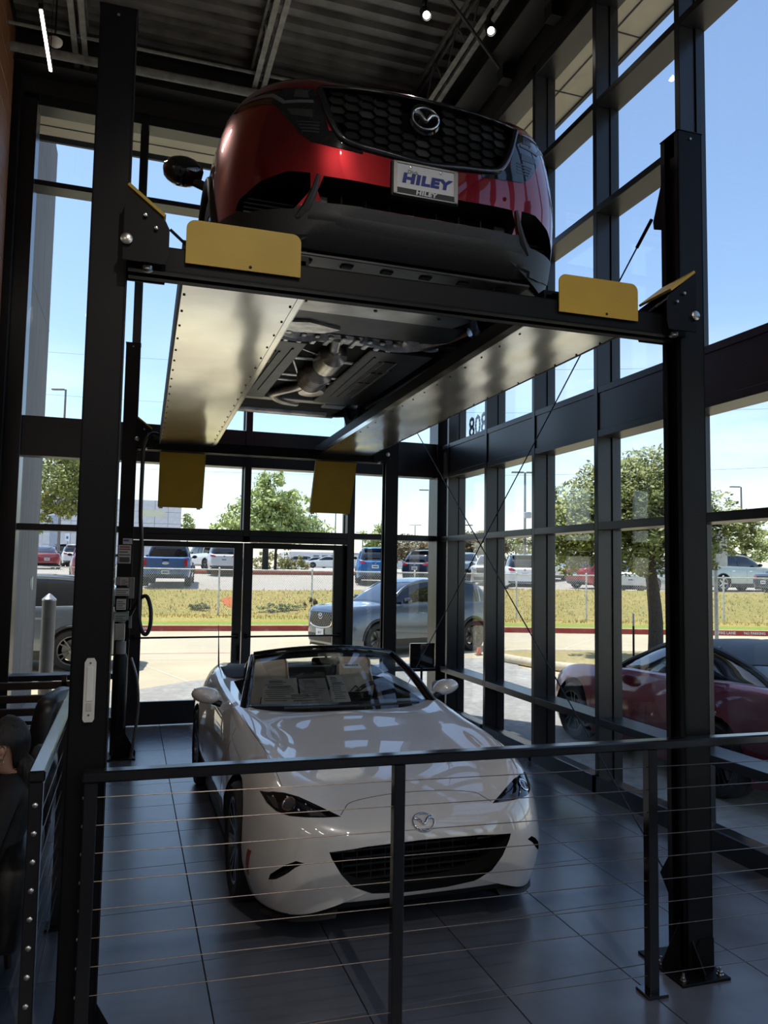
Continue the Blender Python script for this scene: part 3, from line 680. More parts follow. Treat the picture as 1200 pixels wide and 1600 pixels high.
# ================================================================ tools for vehicles (local frame: nose at y = 0, tail at +y, ground z = 0)
def cr_(a, b, c, d, t): return .5*((2*b)+(c-a)*t+(2*a-5*b+4*c-d)*t*t+(3*b-a-3*c+d)*t**3)
def table_rows(tab, sub):
    out_ = []; n = len(tab)
    for i in range(n-1):
        a, b, c, d = tab[max(i-1, 0)], tab[i], tab[i+1], tab[min(i+2, n-1)]
        for k in range(sub): out_.append([cr_(a[j], b[j], c[j], d[j], k/sub) for j in range(len(b))])
    out_.append(list(tab[-1])); return out_
def ring(row, nh, open_bottom=False):
    """half-section control points -> closed ring of 2*nh points"""
    y = row[0]; zb = row[1]; pr = row[2:-1]; zc = row[-1]
    P = [(0.0, zb)] + [(pr[0]*.55, zb), (pr[0]*.93, zb+.004)] + [(pr[k], pr[k+1]) for k in range(0, len(pr), 2)] + [(0.0, zc)]
    Q = [(-P[1][0], P[1][1])]+P+[(-P[-2][0], P[-2][1])]
    # chord lengths for even sampling
    seg = len(P)-1; dense = []
    for i in range(seg):
        a, b, c, d = Q[i], Q[i+1], Q[i+2], Q[i+3]
        for k in range(12): dense.append((cr_(a[0], b[0], c[0], d[0], k/12), cr_(a[1], b[1], c[1], d[1], k/12)))
    dense.append(P[-1])
    half = []
    # keep the same parametric split for every ring so that rows line up
    N_ = len(dense)-1
    for k in range(nh+1):
        f_ = k/nh*N_; i = min(int(f_), N_-1); t = f_-i
        half.append((dense[i][0]*(1-t)+dense[i+1][0]*t, dense[i][1]*(1-t)+dense[i+1][1]*t))
    full = [Vector((max(0, x), y, z)) for x, z in half]+[Vector((-max(0, x), y, z)) for x, z in half[-2:0:-1]]
    return full
def loft_body(tab, sub=6, nh=30, bulge=.012):
    rows = [ring(r, nh) for r in table_rows(tab, sub)]
    mb = MB(); n = len(rows[0])
    def cap(r, sg_):
        c = sum(r, Vector())/n; out_ = []
        for s_ in (.12, .35, .58, .8): out_.append([Vector((p.x*s_, p.y+sg_*bulge*(1-s_*s_), c.z+(p.z-c.z)*s_)) for p in r])
        return out_, Vector((0, c.y+sg_*bulge, c.z))
    c0_, p0 = cap(rows[0], -1); c1_, p1 = cap(rows[-1], 1)
    allr = c0_+rows+c1_[::-1]
    mb.grid(allr, close=True); k = len(mb.v); mb.v += [tuple(p0), tuple(p1)]
    for i in range(n): mb.f += [(k, (i+1) % n, i), (k+1, (len(allr)-1)*n+i, (len(allr)-1)*n+(i+1) % n)]; mb.m += [0, 0]
    return mb
def bvh_of(me): return BVHTree.FromPolygons([v.co.copy() for v in me.vertices], [tuple(p.vertices) for p in me.polygons])
def carve(me, cutters, mats):
    """boolean difference of a closed body with closed cutters (list of (MB, material index))"""
    a = bpy.data.objects.new('tmp_a', me); COL.objects.link(a)
    cm = MB()
    for c, mi in cutters: cm.add(c.v, c.f, mi)
    cme = cm.mesh('tmp_c')
    for m in mats: cme.materials.append(m)
    b = bpy.data.objects.new('tmp_b', cme); COL.objects.link(b)
    md = a.modifiers.new('cut', 'BOOLEAN'); md.operation = 'DIFFERENCE'; md.solver = 'EXACT'; md.object = b; md.material_mode = 'TRANSFER'
    bpy.context.view_layer.update()
    r = bpy.data.meshes.new_from_object(a.evaluated_get(bpy.context.evaluated_depsgraph_get()))
    bpy.data.objects.remove(a); bpy.data.objects.remove(b); return r
def cyl_x(y, z, r, x0, x1, n=40):
    mb = MB(); mb.tube([(x0, y, z), (x1, y, z)], r, n); return mb
def caster(bvh, axis, side=1):
    def F(a, b):
        if axis == 'F': o_, d = Vector((a, -2, b)), Vector((0, 1, 0))
        elif axis == 'B': o_, d = Vector((a, 9, b)), Vector((0, -1, 0))
        elif axis == 'S': o_, d = Vector((3*side, a, b)), Vector((-side, 0, 0))
        elif axis == 'U': o_, d = Vector((a, b, -2)), Vector((0, 0, 1))
        else: o_, d = Vector((a, b, 4)), Vector((0, 0, -1))
        h = bvh.ray_cast(o_, d)
        return (h[0], h[1] if h[1].dot(d) < 0 else -h[1]) if h[0] is not None else (None, None)
    return F
def patch(bvh, poly, axis, side=1, off=.002, cell=.03, thick=.004):
    """outline drawn in a view plane, laid onto the body as a thin shell"""
    C_ = caster(bvh, axis, side)
    bm = bmesh.new(); vs = [bm.verts.new((a, b, 0)) for a, b in poly]; bm.faces.new(vs)
    xs = [p[0] for p in poly]; ysn = [p[1] for p in poly]
    for k in range(1, int((max(xs)-min(xs))/cell)+1):
        bmesh.ops.bisect_plane(bm, geom=bm.verts[:]+bm.edges[:]+bm.faces[:], plane_co=(min(xs)+k*cell, 0, 0), plane_no=(1, 0, 0))
    for k in range(1, int((max(ysn)-min(ysn))/cell)+1):
        bmesh.ops.bisect_plane(bm, geom=bm.verts[:]+bm.edges[:]+bm.faces[:], plane_co=(0, min(ysn)+k*cell, 0), plane_no=(0, 1, 0))
    bm.verts.index_update()
    top, bot = [], []; last = None; miss = set()
    for v in bm.verts:
        p, n_ = C_(v.co.x, v.co.y)
        if p is None: miss.add(v.index); p, n_ = last or (Vector(), Vector((0, 0, 1)))
        last = (p, n_); top.append(p+n_*off); bot.append(p-n_*thick)
    mb = MB(); k = len(top)
    fs = [tuple(v.index for v in f.verts) for f in bm.faces if not any(v.index in miss for v in f.verts)]
    mb.v = [tuple(p) for p in top+bot]; mb.f = list(fs)
    for e in bm.edges:
        if len(e.link_faces) == 1 and not any(v.index in miss for v in e.verts):
            a, b = e.verts[0].index, e.verts[1].index; mb.f.append((a, b, b+k, a+k))
    mb.m = [0]*len(mb.f); bm.free(); return mb
def seam(bvh, pts, axis, side=1, r=.0022, sub=6, off=-.0008):
    C_ = caster(bvh, axis, side); P = []
    for p in smooth_path([(a, b, 0) for a, b in pts], sub):
        q, n_ = C_(p.x, p.y)
        if q is not None: P.append(q+n_*off)
    mb = MB()
    if len(P) > 1: mb.tube(P, r, 5)
    return mb
def mirror_mb(mb):
    o_ = MB(); o_.v = [(-x, y, z) for x, y, z in mb.v]; o_.f = [f[::-1] for f in mb.f]; o_.m = list(mb.m); return o_
WHEELS = {}
def make_wheel(car, name, x, y, R, w_, rim_r, style, rimmat, detail=2, side=1, turn=0.0):
    """wheel with tyre > rim, brake disc; side = +1 outer face towards +x"""
    key = (R, w_, rim_r, style, rimmat.name, detail)
    if key not in WHEELS:
        n = 40 if detail > 1 else 20
        ty = MB().lathe([(rim_r, -w_*.42), (rim_r+.01, -w_*.47), (R*.93, -w_*.5), (R*.985, -w_*.40), (R, -w_*.30), (R, -w_*.02), (R-.008, -w_*.015), (R-.008, w_*.015), (R, w_*.02), (R, w_*.30), (R*.985, w_*.40), (R*.93, w_*.5), (rim_r+.01, w_*.47), (rim_r, w_*.42), (rim_r, -w_*.42)], n, cap=False)
        tm_ = ty.mesh('tyre'); tm_.materials.append(TYRE); shade(tm_, 40)
        r = MB().lathe([(rim_r+.004, w_*.45), (rim_r-.004, w_*.455), (rim_r-.014, w_*.43), (rim_r-.018, w_*.2), (rim_r-.03, 0), (rim_r-.03, -w_*.4), (rim_r, -w_*.42)], n, cap=False)
        ns, tw = style
        for k in range(ns):
            for s_ in ((-tw, tw) if tw else (0,)):
                a0 = 2*PI*k/ns; a1 = a0+s_*(.55 if tw else 0); a2 = a0+s_
                p0 = Vector((math.cos(a1)*.045, math.sin(a1)*.045, w_*.36)); p1 = Vector((math.cos(a2)*(rim_r-.012), math.sin(a2)*(rim_r-.012), w_*.43))
                d = (p1-p0).normalized(); t = Vector((0, 0, 1)).cross(d).normalized()
                wa, wb_ = (.012, .011) if tw else (.020, .016)
                if not tw and ns < 8: wa, wb_ = .034, .026
                r.add([p0-t*wa, p0+t*wa, p1+t*wb_, p1-t*wb_, p0-t*wa*.7-Vector((0, 0, .03)), p0+t*wa*.7-Vector((0, 0, .03)), p1+t*wb_*.7-Vector((0, 0, .02)), p1-t*wb_*.7-Vector((0, 0, .02))], [(0, 1, 2, 3), (7, 6, 5, 4), (0, 4, 5, 1), (1, 5, 6, 2), (2, 6, 7, 3), (3, 7, 4, 0)])
        r.lathe([(.06, w_*.30), (.06, w_*.37), (.03, w_*.40), (0, w_*.40)], 20)
        rm = r.mesh('rim'); rm.materials.append(rimmat); shade(rm, 40)
        dk = MB().lathe([(.05, -.01), (rim_r*.74, -.01), (rim_r*.74, .012), (.05, .012)], 28).mesh('brake_disc'); dk.materials.append(MATS.get('disc') or mat('disc', (.18, .18, .18), .35, .9))
        WHEELS[key] = (tm_, rm, dk)
    t, r, dk = WHEELS[key]
    o = link(name, t, car); o.matrix_local = Matrix.Translation((x, y, R)) @ Matrix.Rotation(turn, 4, 'Z') @ Matrix.Rotation(side*PI/2, 4, 'Y') @ Matrix.Rotation(random.uniform(0, 1), 4, 'Z')
    link('rim', r, o)
    if detail > 1: link('brake_disc', dk, o)
    return o
def badge(sz):
    """winged oval emblem in the local x-z plane, facing -y"""
    mb = MB(); P = []
    for k in range(33):
        a = 2*PI*k/32; x = math.cos(a); z = math.sin(a)
        P.append(Vector((sz*x*(1+.06*z), 0, sz*.80*z)))
    mb.tube(P, sz*.085, 8, cap=False)
    for s_ in (1, -1):
        wp = smooth_path([(s_*sz*.90, -.001, sz*.30), (s_*sz*.62, -.003, sz*.34), (s_*sz*.34, -.004, sz*.20), (s_*sz*.12, -.004, -sz*.10), (0, -.004, -sz*.20)], 5)
        n = len(wp); mb.tube(wp, sz*.08, 8, rs=[sz*(.05+.08*math.sin(PI*min(1, .15+.75*i/n))) for i in range(n)])
    return mb
def plate_face(parent, name, w_, h_, M, face, body=None, m=None, size=.05):
    p = MB().bbox(-w_/2, w_/2, -.004, .004, -h_/2, h_/2, .002, M=M).build(name, face, parent)
    return p

def dark_under(me, zmax=.34):
    k = len(me.materials)
    if k < 2: me.materials.append(VOID); k = 2
    for f in me.polygons:
        if f.normal.z < -.55 and f.center.z < zmax: f.material_index = 1
# ================================================================ white roadster
WHITE = mat('pearl_white_paint', (.74, .72, .70), .30, .05, noise=.01, scale=50, coat=1.0, cior=1.9)
RCX, RNY = 1.445, 3.655
rd_tab = [  # y, zb, w1,z1 (sill), w2,z2 (side), w3,z3 (crest), w4,z4 (valley), zc
 (0.000, .255, .325, .262, .42, .37, .355, .490, .18, .512, .517),
 (0.030, .205, .475, .212, .56, .37, .485, .535, .27, .557, .563),
 (0.085, .165, .590, .175, .66, .37, .580, .583, .34, .600, .607),
 (0.180, .145, .690, .158, .745, .37, .658, .640, .40, .648, .656),
 (0.330, .140, .765, .155, .820, .38, .712, .713, .435, .697, .702),
 (0.520, .135, .792, .150, .855, .42, .723, .775, .46, .735, .738),
 (0.765, .135, .80, .150, .8675, .46, .718, .812, .47, .775, .780),
 (1.050, .135, .795, .150, .860, .46, .728, .822, .47, .812, .822),
 (1.320, .135, .785, .150, .848, .46, .742, .838, .50, .850, .872),
 (1.650, .135, .780, .150, .842, .46, .752, .858, .56, .875, .880),
 (2.050, .135, .780, .150, .840, .46, .756, .872, .56, .885, .885),
 (2.450, .135, .785, .150, .845, .46, .756, .888, .56, .905, .905),
 (2.800, .135, .790, .155, .860, .48, .746, .906, .52, .925, .930),
 (3.080, .140, .795, .170, .8675, .52, .728, .920, .50, .938, .945),
 (3.400, .160, .780, .200, .850, .55, .690, .915, .45, .935, .945),
 (3.680, .210, .720, .250, .790, .56, .620, .895, .40, .915, .925),
 (3.850, .280, .610, .330, .690, .56, .520, .850, .32, .875, .885),
 (3.915, .350, .480, .390, .560, .56, .440, .780, .25, .800, .805)]
car = thing('white_roadster', 'white two-seat roadster with its roof open parked on the tiles under the lift', 'car', (RCX, RNY, 0), 0.004)
me0 = loft_body(rd_tab, 6, 30).mesh('body'); me0.materials.append(WHITE)
B0 = bvh_of(me0)
gr = [(-.485, .462), (-.30, .478), (0, .484), (.30, .478), (.485, .462), (.475, .435), (.43, .36), (.37, .295), (.27, .252), (.12, .236), (0, .234), (-.12, .236), (-.27, .252), (-.37, .295), (-.43, .36), (-.475, .435)]
fog = [(.600, .412), (.640, .385), (.680, .345), (.715, .314), (.744, .300), (.738, .330), (.712, .362), (.675, .395), (.635, .418)]
cut = [(MB().prism(gr, -.2, .24, 'Y'), 1)]
for s_ in (1, -1):
    f_ = [(s_*a, b) for a, b in fog]; cut.append((MB().prism(f_ if s_ > 0 else f_[::-1], -.2, .33, 'Y'), 1))
    for yy, rr in ((.765, .345), (3.075, .345)): cut.append((cyl_x(yy, .315, rr, s_*.56, s_*1.2), 1))
ck = [(-.615, 1.62), (-.50, 1.50), (0, 1.44), (.50, 1.50), (.615, 1.62), (.635, 2.0), (.62, 2.55), (.45, 2.72), (-.45, 2.72), (-.62, 2.55), (-.635, 2.0)]
cut.append((MB().prism(ck, .30, 1.6, 'Z'), 1))
me1 = carve(me0, cut, [WHITE, VOID]); me1.name = 'body'
dark_under(me1); shade(me1, 30)
link('body', me1, car)
def cp(mb, name, m, par=None, sm=35): return mb.build(name, m, par or car, smooth=sm)
# grille mesh, cross bar
mb = MB()
for k in range(6): mb.box(-.40+.012*k, .40-.012*k, .165, .20, .255+.036*k, .265+.036*k)
for k in range(-5, 6): mb.box(k*.075-.003, k*.075+.003, .17, .2, .25, .47)
cp(mb, 'grille', mat('grille_black', (.010, .010, .011), .45)); 
for s_ in (1, -1): cp(MB().tube([(s_*.455, .10, .43), (s_*.33, .10, .425)], .004, 6), 'grille_accent', STEEL)
# lamps
lamp = [(.412, .601), (.47, .603), (.57, .606), (.655, .606), (.708, .614), (.742, .636), (.762, .670), (.715, .686), (.665, .690), (.600, .677), (.518, .645)]
LENS = mat('lamp_black', (.006, .006, .008), .06, noise=.05, coat=1.0)
for s_ in (1, -1):
    pl = [(s_*a, b) for a, b in lamp]
    hl = cp(patch(B0, pl, 'F', off=.002, cell=.02), 'headlamp', LENS)
    C_ = caster(B0, 'F'); p, n_ = C_(s_*.650, .650)
    M_ = Matrix.Translation(p+n_*.002) @ n_.to_track_quat('Z', 'Y').to_matrix().to_4x4()
    cp(MB().lathe([(.034, 0), (.036, .004), (.030, .005), (.027, .001)], 24, M_), 'lamp_ring', CHROME, hl)
    cp(MB().lathe([(.026, 0), (.024, .004), (.014, .007), (0, .008)], 20, M_), 'projector', mat('projector_lens', (.05, .05, .055), .05, coat=1), hl)
    p2, n2 = C_(s_*.52, .578); M2 = Matrix.Translation(p2+n2*.003)
    cp(patch(B0, [(s_*a, b) for a, b in ((.49, .608), (.56, .611), (.575, .632), (.51, .622))], 'F', off=.003, cell=.03), 'lamp_cell', mat('lamp_cell', (.12, .12, .12), .2, .6), hl)
    cp(patch(B0, [(s_*a, b) for a, b in ((.695, .625), (.715, .63), (.74, .665), (.705, .668))], 'F', off=.003, cell=.03), 'lamp_cell', MATS['lamp_cell'], hl)
    # shut lines
    cp(seam(B0, [(s_*.410, .606), (s_*.385, .622), (s_*.335, .643), (s_*.17, .657), (0, .661)], 'F'), 'hood_gap', VOID)
    cp(seam(B0, [(s_*.668, .29), (s_*.685, .5), (s_*.700, .78), (s_*.708, 1.08), (s_*.715, 1.42)], 'T'), 'hood_gap', VOID)
    cp(seam(B0, [(1.32, .80), (1.32, .5), (1.36, .2)], 'S', s_), 'door_gap', VOID); cp(seam(B0, [(2.52, .86), (2.56, .5), (2.45, .2)], 'S', s_), 'door_gap', VOID)
    cp(patch(B0, [(.31, .40), (.345, .40), (.375, .27), (.345, .27)], 'S', s_, off=.002, cell=.05), 'side_marker', mat('amber_reflector', (.30, .05, .02), .2, coat=1))
    cp(patch(B0, rrect(2.30, 2.48, .735, .77, .016, 4), 'S', s_, off=.016, cell=.05, thick=.0), 'door_handle', WHITE)
    # sill and lip trim
    mb = MB().bbox(.74, .80, 1.15, 2.70, .10, .155, .01) if s_ > 0 else MB().bbox(-.80, -.74, 1.15, 2.70, .10, .155, .01)
    cp(mb, 'side_sill', PLAS)
    lp = [Vector((s_*x, y, z)) for x, y, z in ((.42, .075, .178), (.52, .10, .165), (.60, .15, .150), (.68, .23, .140), (.74, .34, .135))]
    mb = MB(); mb.grid([lp, [p+Vector((s_*.02, -.035, -.035)) for p in lp], [p+Vector((-s_*.05, .12, -.035)) for p in lp], [p+Vector((-s_*.05, .12, 0)) for p in lp]]); cp(mb, 'front_lip', PLAS)
    # mirrors
    mr = []; 
    for k, (u, w_) in enumerate(((-.01, .2), (0, .62), (.03, .92), (.065, 1.0), (.10, .92), (.115, .75))):
        mr.append([Vector((s_*(.895+.105*w_*math.cos(a)*(1 if math.cos(a) > 0 else .9)), 1.80+u, .925+.058*w_*math.sin(a)+.012*math.cos(a))) for a in [2*PI*i/20 for i in range(20)]])
    mb = MB(); mb.grid(mr, close=True); mb.add(mr[0], [tuple(range(20))[::-1]]); mb.add(mr[-1], [tuple(range(20))])
    mo = cp(mb, 'door_mirror', WHITE, sm=50)
    cp(MB().tube([(s_*.80, 1.83, .865), (s_*.86, 1.85, .885)], .022, 8), 'mirror_stalk', PLAS, mo)
    cp(MB().bbox(min(s_*.81, s_*.98), max(s_*.81, s_*.98), 1.916, 1.919, .885, .965, .001), 'mirror_glass', CHROME, mo)
    cp(patch(B0, [(s_*a, b) for a, b in ((.45, .72), (.60, .74), (.66, .70), (.60, .66), (.45, .67))], 'B', off=.003), 'tail_lamp', mat('red_lamp', (.35, .01, .01), .1, coat=1))
# badge
p, n_ = caster(B0, 'F')(0, .558)
M_ = Matrix.Translation(p+n_*.005) @ Matrix.Rotation(-math.atan2(n_.z, -n_.y), 4, 'X')
b_ = badge(.056); b_.v = [tuple(M_ @ Vector(v)) for v in b_.v]; cp(b_, 'badge', CHROME, sm=60)
RIMD = mat('dark_bright_rim', (.16, .16, .17), .25, .9)
for x, y, nm in ((-.748, .765, 'a'), (.748, .765, 'b'), (-.752, 3.075, 'c'), (.752, 3.075, 'd')):
    make_wheel(car, 'wheel', x, y, .308, .205, .222, (8, .16), RIMD, 2, 1 if x > 0 else -1, turn=.0)
# windscreen
def ws(u, v, off=0.0):
    b = Vector((.672*u, 1.335+.235*u*u, .872-.018*u*u)); t = Vector((.535*u, 2.015+.095*u*u, 1.205-.05*u*u))
    p = b.lerp(t, v); p += Vector((0, -.028, .02))*math.sin(PI*v)
    return p+Vector((0, .52, -.85))*off
mb = MB(); nu, nv = 20, 10
r1 = [[ws(-1+2*i/nu, j/nv) for i in range(nu+1)] for j in range(nv+1)]; r2 = [[ws(-1+2*i/nu, j/nv, .006) for i in range(nu+1)] for j in range(nv+1)]
mb.grid(r1); mb.grid(r2); WSG = glass('car_glass', (.94, .96, .955), 1.2, 1.5); cp(mb, 'windscreen', WSG)
for s_ in (1, -1):
    pa = [ws(s_*1.0, k/8, .004)+Vector((s_*.010, 0, 0)) for k in range(9)]; pa[0] += Vector((s_*.01, -.06, -.02))
    cp(MB().tube(pa, .027, 10, rs=[.034-.001*k for k in range(9)]), 'windscreen_pillar', GLOSSBLK, sm=60)
cp(MB().tube([ws(-1+2*k/16, 1.02, .0) for k in range(17)], .03, 10), 'windscreen_header', GLOSSBLK, sm=60)
mb = MB(); mb.grid([[ws(-.97+1.94*i/nu, v, .009) for i in range(nu+1)] for v in (-.01, .05, .10)]); cp(mb, 'cowl_band', VOID)
mb = MB(); mb.grid([[ws(-.97+1.94*i/nu, v, .009) for i in range(nu+1)] for v in (.88, .95, 1.0)]); cp(mb, 'header_band', VOID)
cp(MB().tube([(-.45, 1.36, .905), (.1, 1.335, .905)], .008, 6).tube([(.05, 1.33, .905), (.5, 1.40, .90)], .008, 6), 'wiper', PLAS)
# papers inside the windscreen
PAP = mat('sticker_paper', (.26, .27, .26), .7, noise=.03); INK = mat('paper_ink', (.09, .09, .10), .7)
def paper(u0, u1, v0, v1, lines, name='window_paper', m=PAP):
    mb = MB(); mb.grid([[ws(u0+(u1-u0)*i/4, v0+(v1-v0)*j/4, .010) for i in range(5)] for j in range(5)]); o_ = cp(mb, name, m)
    if lines:
        l = MB(); rg_ = random.Random(int(u0*100))
        for k in range(lines):
            v = v1-(v1-v0)*(.08+.86*k/lines); h_ = (v1-v0)*.35/lines; ua = u0+(u1-u0)*rg_.uniform(.05, .2); ub = u0+(u1-u0)*rg_.uniform(.55, .95)
            if k in (0, 3): h_ *= 1.8
            l.grid([[ws(ua+(ub-ua)*i/3, vv, .0085) for i in range(4)] for vv in (v, v-h_)])
        cp(l, 'printing', INK, o_)
    return o_
paper(-.86, -.50, .13, .52, 11); paper(-.48, -.18, .13, .50, 10, m=mat('sticker_paper_grey', (.17, .175, .175), .7)); paper(-.155, .03, .14, .54, 12); paper(-.60, -.34, .15, .27, 4)
p = ws(.20, .70, .012); pn = paper(.10, .34, .655, .745, 0, 'stock_tag', mat('tag_white', (.92, .93, .92), .6))
ax = (ws(.3, .7)-ws(.1, .7)).normalized(); up = (ws(.2, .8)-ws(.2, .6)).normalized(); nn = ax.cross(up); o_ = ws(.22, .70, .006)
textmesh('M8419', .030, Matrix(((ax.x, up.x, nn.x, o_.x), (ax.y, up.y, nn.y, o_.y), (ax.z, up.z, nn.z, o_.z), (0, 0, 0, 1))), .0004, 'tag_lettering', INK, pn, bold=.0012, sx=1.25)
# cabin
TAN = mat('tan_leather', (.62, .51, .40), .5, noise=.06, scale=12); DASH = mat('dash_black', (.014, .014, .015), .5)
mb = MB(); prof = [(1.46, .60), (1.46, .84), (1.60, .872), (1.78, .865), (1.88, .82), (1.90, .72), (1.80, .62)]
cp(MB().prism(prof, -.66, .66, 'X'), 'dashboard', DASH, sm=50)
cp(MB().bbox(-.62, .62, 1.5, 2.72, .28, .32, .01), 'cabin_floor', DASH)
cp(MB().bbox(-.10, .10, 1.8, 2.6, .32, .58, .03), 'centre_console', DASH, sm=40)
cp(MB().bbox(.02, .26, 1.72, 1.74, .86, .935, .006), 'display_screen', GLOSSBLK)
for s_ in (1, -1):
    x0, x1 = sorted((s_*.60, s_*.66)); cp(MB().bbox(x0, x1, 1.6, 2.6, .35, .875, .02), 'door_card', DASH, sm=40)
    # seat
    def row(z, y, hw, d, tz=0):
        P_ = []
        for k in range(24):
            a = 2*PI*k/24; c, s2 = math.cos(a), math.sin(a)
            P_.append(Vector((s_*.345+hw*math.copysign(abs(c)**.55, c), y+d*math.copysign(abs(s2)**.7, s2)-.03*(abs(c) > .8), z+tz*s2)))
        return P_
    rows = [row(.36, 2.36, .20, .06), row(.42, 2.38, .245, .075), row(.55, 2.41, .255, .08), row(.70, 2.445, .25, .075), row(.82, 2.475, .225, .065), row(.90, 2.49, .16, .055), row(.97, 2.50, .145, .055), row(1.06, 2.515, .14, .05), row(1.11, 2.525, .115, .04), row(1.125, 2.53, .06, .02)]
    mb = MB(); mb.grid(rows, close=True); mb.add(rows[-1], [tuple(range(24))]); mb.add(rows[0], [tuple(range(24))[::-1]])
    so_ = cp(mb, 'seat_back', TAN, sm=60)
    cp(MB().bbox(s_*.345-.24, s_*.345+.24, 1.95, 2.40, .32, .44, .05), 'seat_cushion', TAN, sm=60)
    for dx in (-.10, .10): cp(MB().tube([(s_*.345+dx, 2.325, .45), (s_*.345+dx*1.05, 2.36, .62), (s_*.345+dx*.8, 2.395, .80), (s_*.345, 2.415, .87)], .004, 5), 'seat_seam', DASH, so_)
    cp(MB().tube(smooth_path([(s_*.50, 2.66, .80), (s_*.48, 2.67, 1.02), (s_*.36, 2.68, 1.07), (s_*.24, 2.67, 1.02), (s_*.22, 2.66, .80)], 5), .035, 10), 'roll_hoop', GLOSSBLK, sm=60)
cp(MB().bbox(-.24, .24, 2.66, 2.675, .75, 1.0, .004), 'wind_screen_panel', DASH)
rows = [[Vector((x, y, z+.02*math.cos(x*2.4))) for x in [-.66+.066*i for i in range(21)]] for y, z in ((2.60, .80), (2.66, .93), (2.85, .965), (3.1, .96), (3.3, .94))]
mb = MB(); mb.grid(rows); cp(mb, 'hood_cover', mat('soft_top_black', (.012, .012, .013), .7))
SW = Vector((.36, 1.98, .80)); M_ = Matrix.Translation(SW) @ Matrix.Rotation(-1.15, 4, 'X')
cp(MB().tube([M_ @ Vector((.185*math.cos(a), .185*math.sin(a), 0)) for a in [2*PI*k/32 for k in range(33)]], .016, 8, cap=False).tube([M_ @ Vector((-.18, 0, 0)), M_ @ Vector((.18, 0, 0))], .018, 8).tube([M_ @ Vector((0, 0, 0)), M_ @ Vector((0, -.18, 0))], .02, 8).lathe([(.06, -.02), (.06, .02), (0, .03)], 16, M_), 'steering_wheel', DASH, sm=50)
cp(MB().bbox(-.11, .11, 2.05, 2.075, 1.085, 1.145, .012).tube([(0, 2.06, 1.14), (0, 2.03, 1.2)], .01, 6), 'rear_view_mirror', GLOSSBLK, sm=40)
cp(MB().tube([(-.66, 3.24, .93), (-.665, 3.30, 1.30)], .003, 6, rs=[.008, .0025]), 'antenna', PLAS)
# ================================================================ red crossover on the lift
RED = mat('soul_red_paint', (.27, .004, .009), .28, .75, noise=.02, scale=60, coat=1.0, cior=1.7)
CLAD = mat('grey_cladding', (.022, .022, .023), .5, noise=.1, scale=80, bump=.04)
TINT = mat('tinted_car_glass', (.008, .009, .010), .03, noise=.02, coat=1.0)
suv_tab = [
 (0.000, .38, .30, .39, .40, .60, .34, .83, .19, .900, .912),
 (0.025, .28, .45, .29, .54, .60, .465, .895, .27, .965, .98),
 (0.075, .21, .59, .225, .66, .60, .575, .950, .35, 1.00, 1.02),
 (0.160, .172, .71, .195, .775, .60, .68, .982, .42, 1.03, 1.05),
 (0.290, .160, .81, .20, .862, .60, .765, 1.003, .50, 1.05, 1.07),
 (0.470, .158, .865, .22, .910, .62, .822, 1.018, .555, 1.067, 1.087),
 (0.700, .160, .880, .235, .921, .65, .842, 1.03, .59, 1.08, 1.10),
 (0.930, .165, .88, .24, .9225, .68, .848, 1.042, .61, 1.095, 1.12),
 (1.300, .175, .87, .24, .915, .66, .852, 1.052, .63, 1.12, 1.15),
 (1.800, .175, .865, .24, .912, .62, .856, 1.058, .70, 1.09, 1.10),
 (2.800, .175, .865, .24, .912, .62, .856, 1.078, .70, 1.10, 1.11),
 (3.630, .185, .87, .26, .920, .70, .850, 1.100, .70, 1.12, 1.13),
 (4.100, .220, .84, .32, .890, .72, .805, 1.100, .60, 1.12, 1.13),
 (4.400, .280, .75, .38, .805, .72, .725, 1.055, .50, 1.075, 1.08),
 (4.550, .380, .58, .46, .660, .70, .580, .950, .40, .98, .985)]
suv_cab = [
 (1.15, 1.06, .60, 1.065, .66, 1.09, .60, 1.12, .35, 1.135, 1.14),
 (1.60, 1.00, .76, 1.02, .74, 1.18, .63, 1.36, .36, 1.39, 1.395),
 (2.00, 1.00, .79, 1.02, .765, 1.25, .635, 1.54, .39, 1.575, 1.585),
 (2.50, 1.00, .80, 1.02, .765, 1.30, .625, 1.62, .39, 1.66, 1.67),
 (3.30, 1.00, .80, 1.02, .755, 1.30, .610, 1.615, .39, 1.655, 1.665),
 (3.90, 1.02, .77, 1.04, .725, 1.30, .580, 1.57, .36, 1.605, 1.615),
 (4.28, 1.05, .70, 1.06, .66, 1.22, .53, 1.38, .33, 1.41, 1.42),
 (4.42, 1.06, .60, 1.065, .56, 1.12, .46, 1.20, .30, 1.22, 1.225)]
RX, RY, RZ = 1.268, 3.335, 3.125
car = thing('red_crossover', 'deep red crossover raised high on the lift with its underside showing', 'car', (RX, RY, RZ), .005); car.scale = (1.022, 1, 1)
me0 = loft_body(suv_tab, 7, 32).mesh('body'); me0.materials.append(RED); B0 = bvh_of(me0)
gril = [(-.49, .940), (-.25, .957), (0, .965), (.25, .957), (.49, .940), (.475, .88), (.445, .785), (.405, .71), (.355, .678), (.20, .660), (0, .642), (-.20, .660), (-.355, .678), (-.405, .71), (-.445, .785), (-.475, .88)]
inlet = [(-.475, .500), (-.20, .490), (.20, .490), (.475, .500), (.50, .43), (.48, .374), (-.48, .374), (-.50, .43)]
fogp = [(.535, .510), (.53, .43), (.60, .345), (.79, .355), (.835, .385), (.825, .425), (.74, .485), (.63, .518)]
cut = [(MB().prism(gril, -.3, .16, 'Y'), 1), (MB().prism(inlet, -.3, .20, 'Y'), 1)]
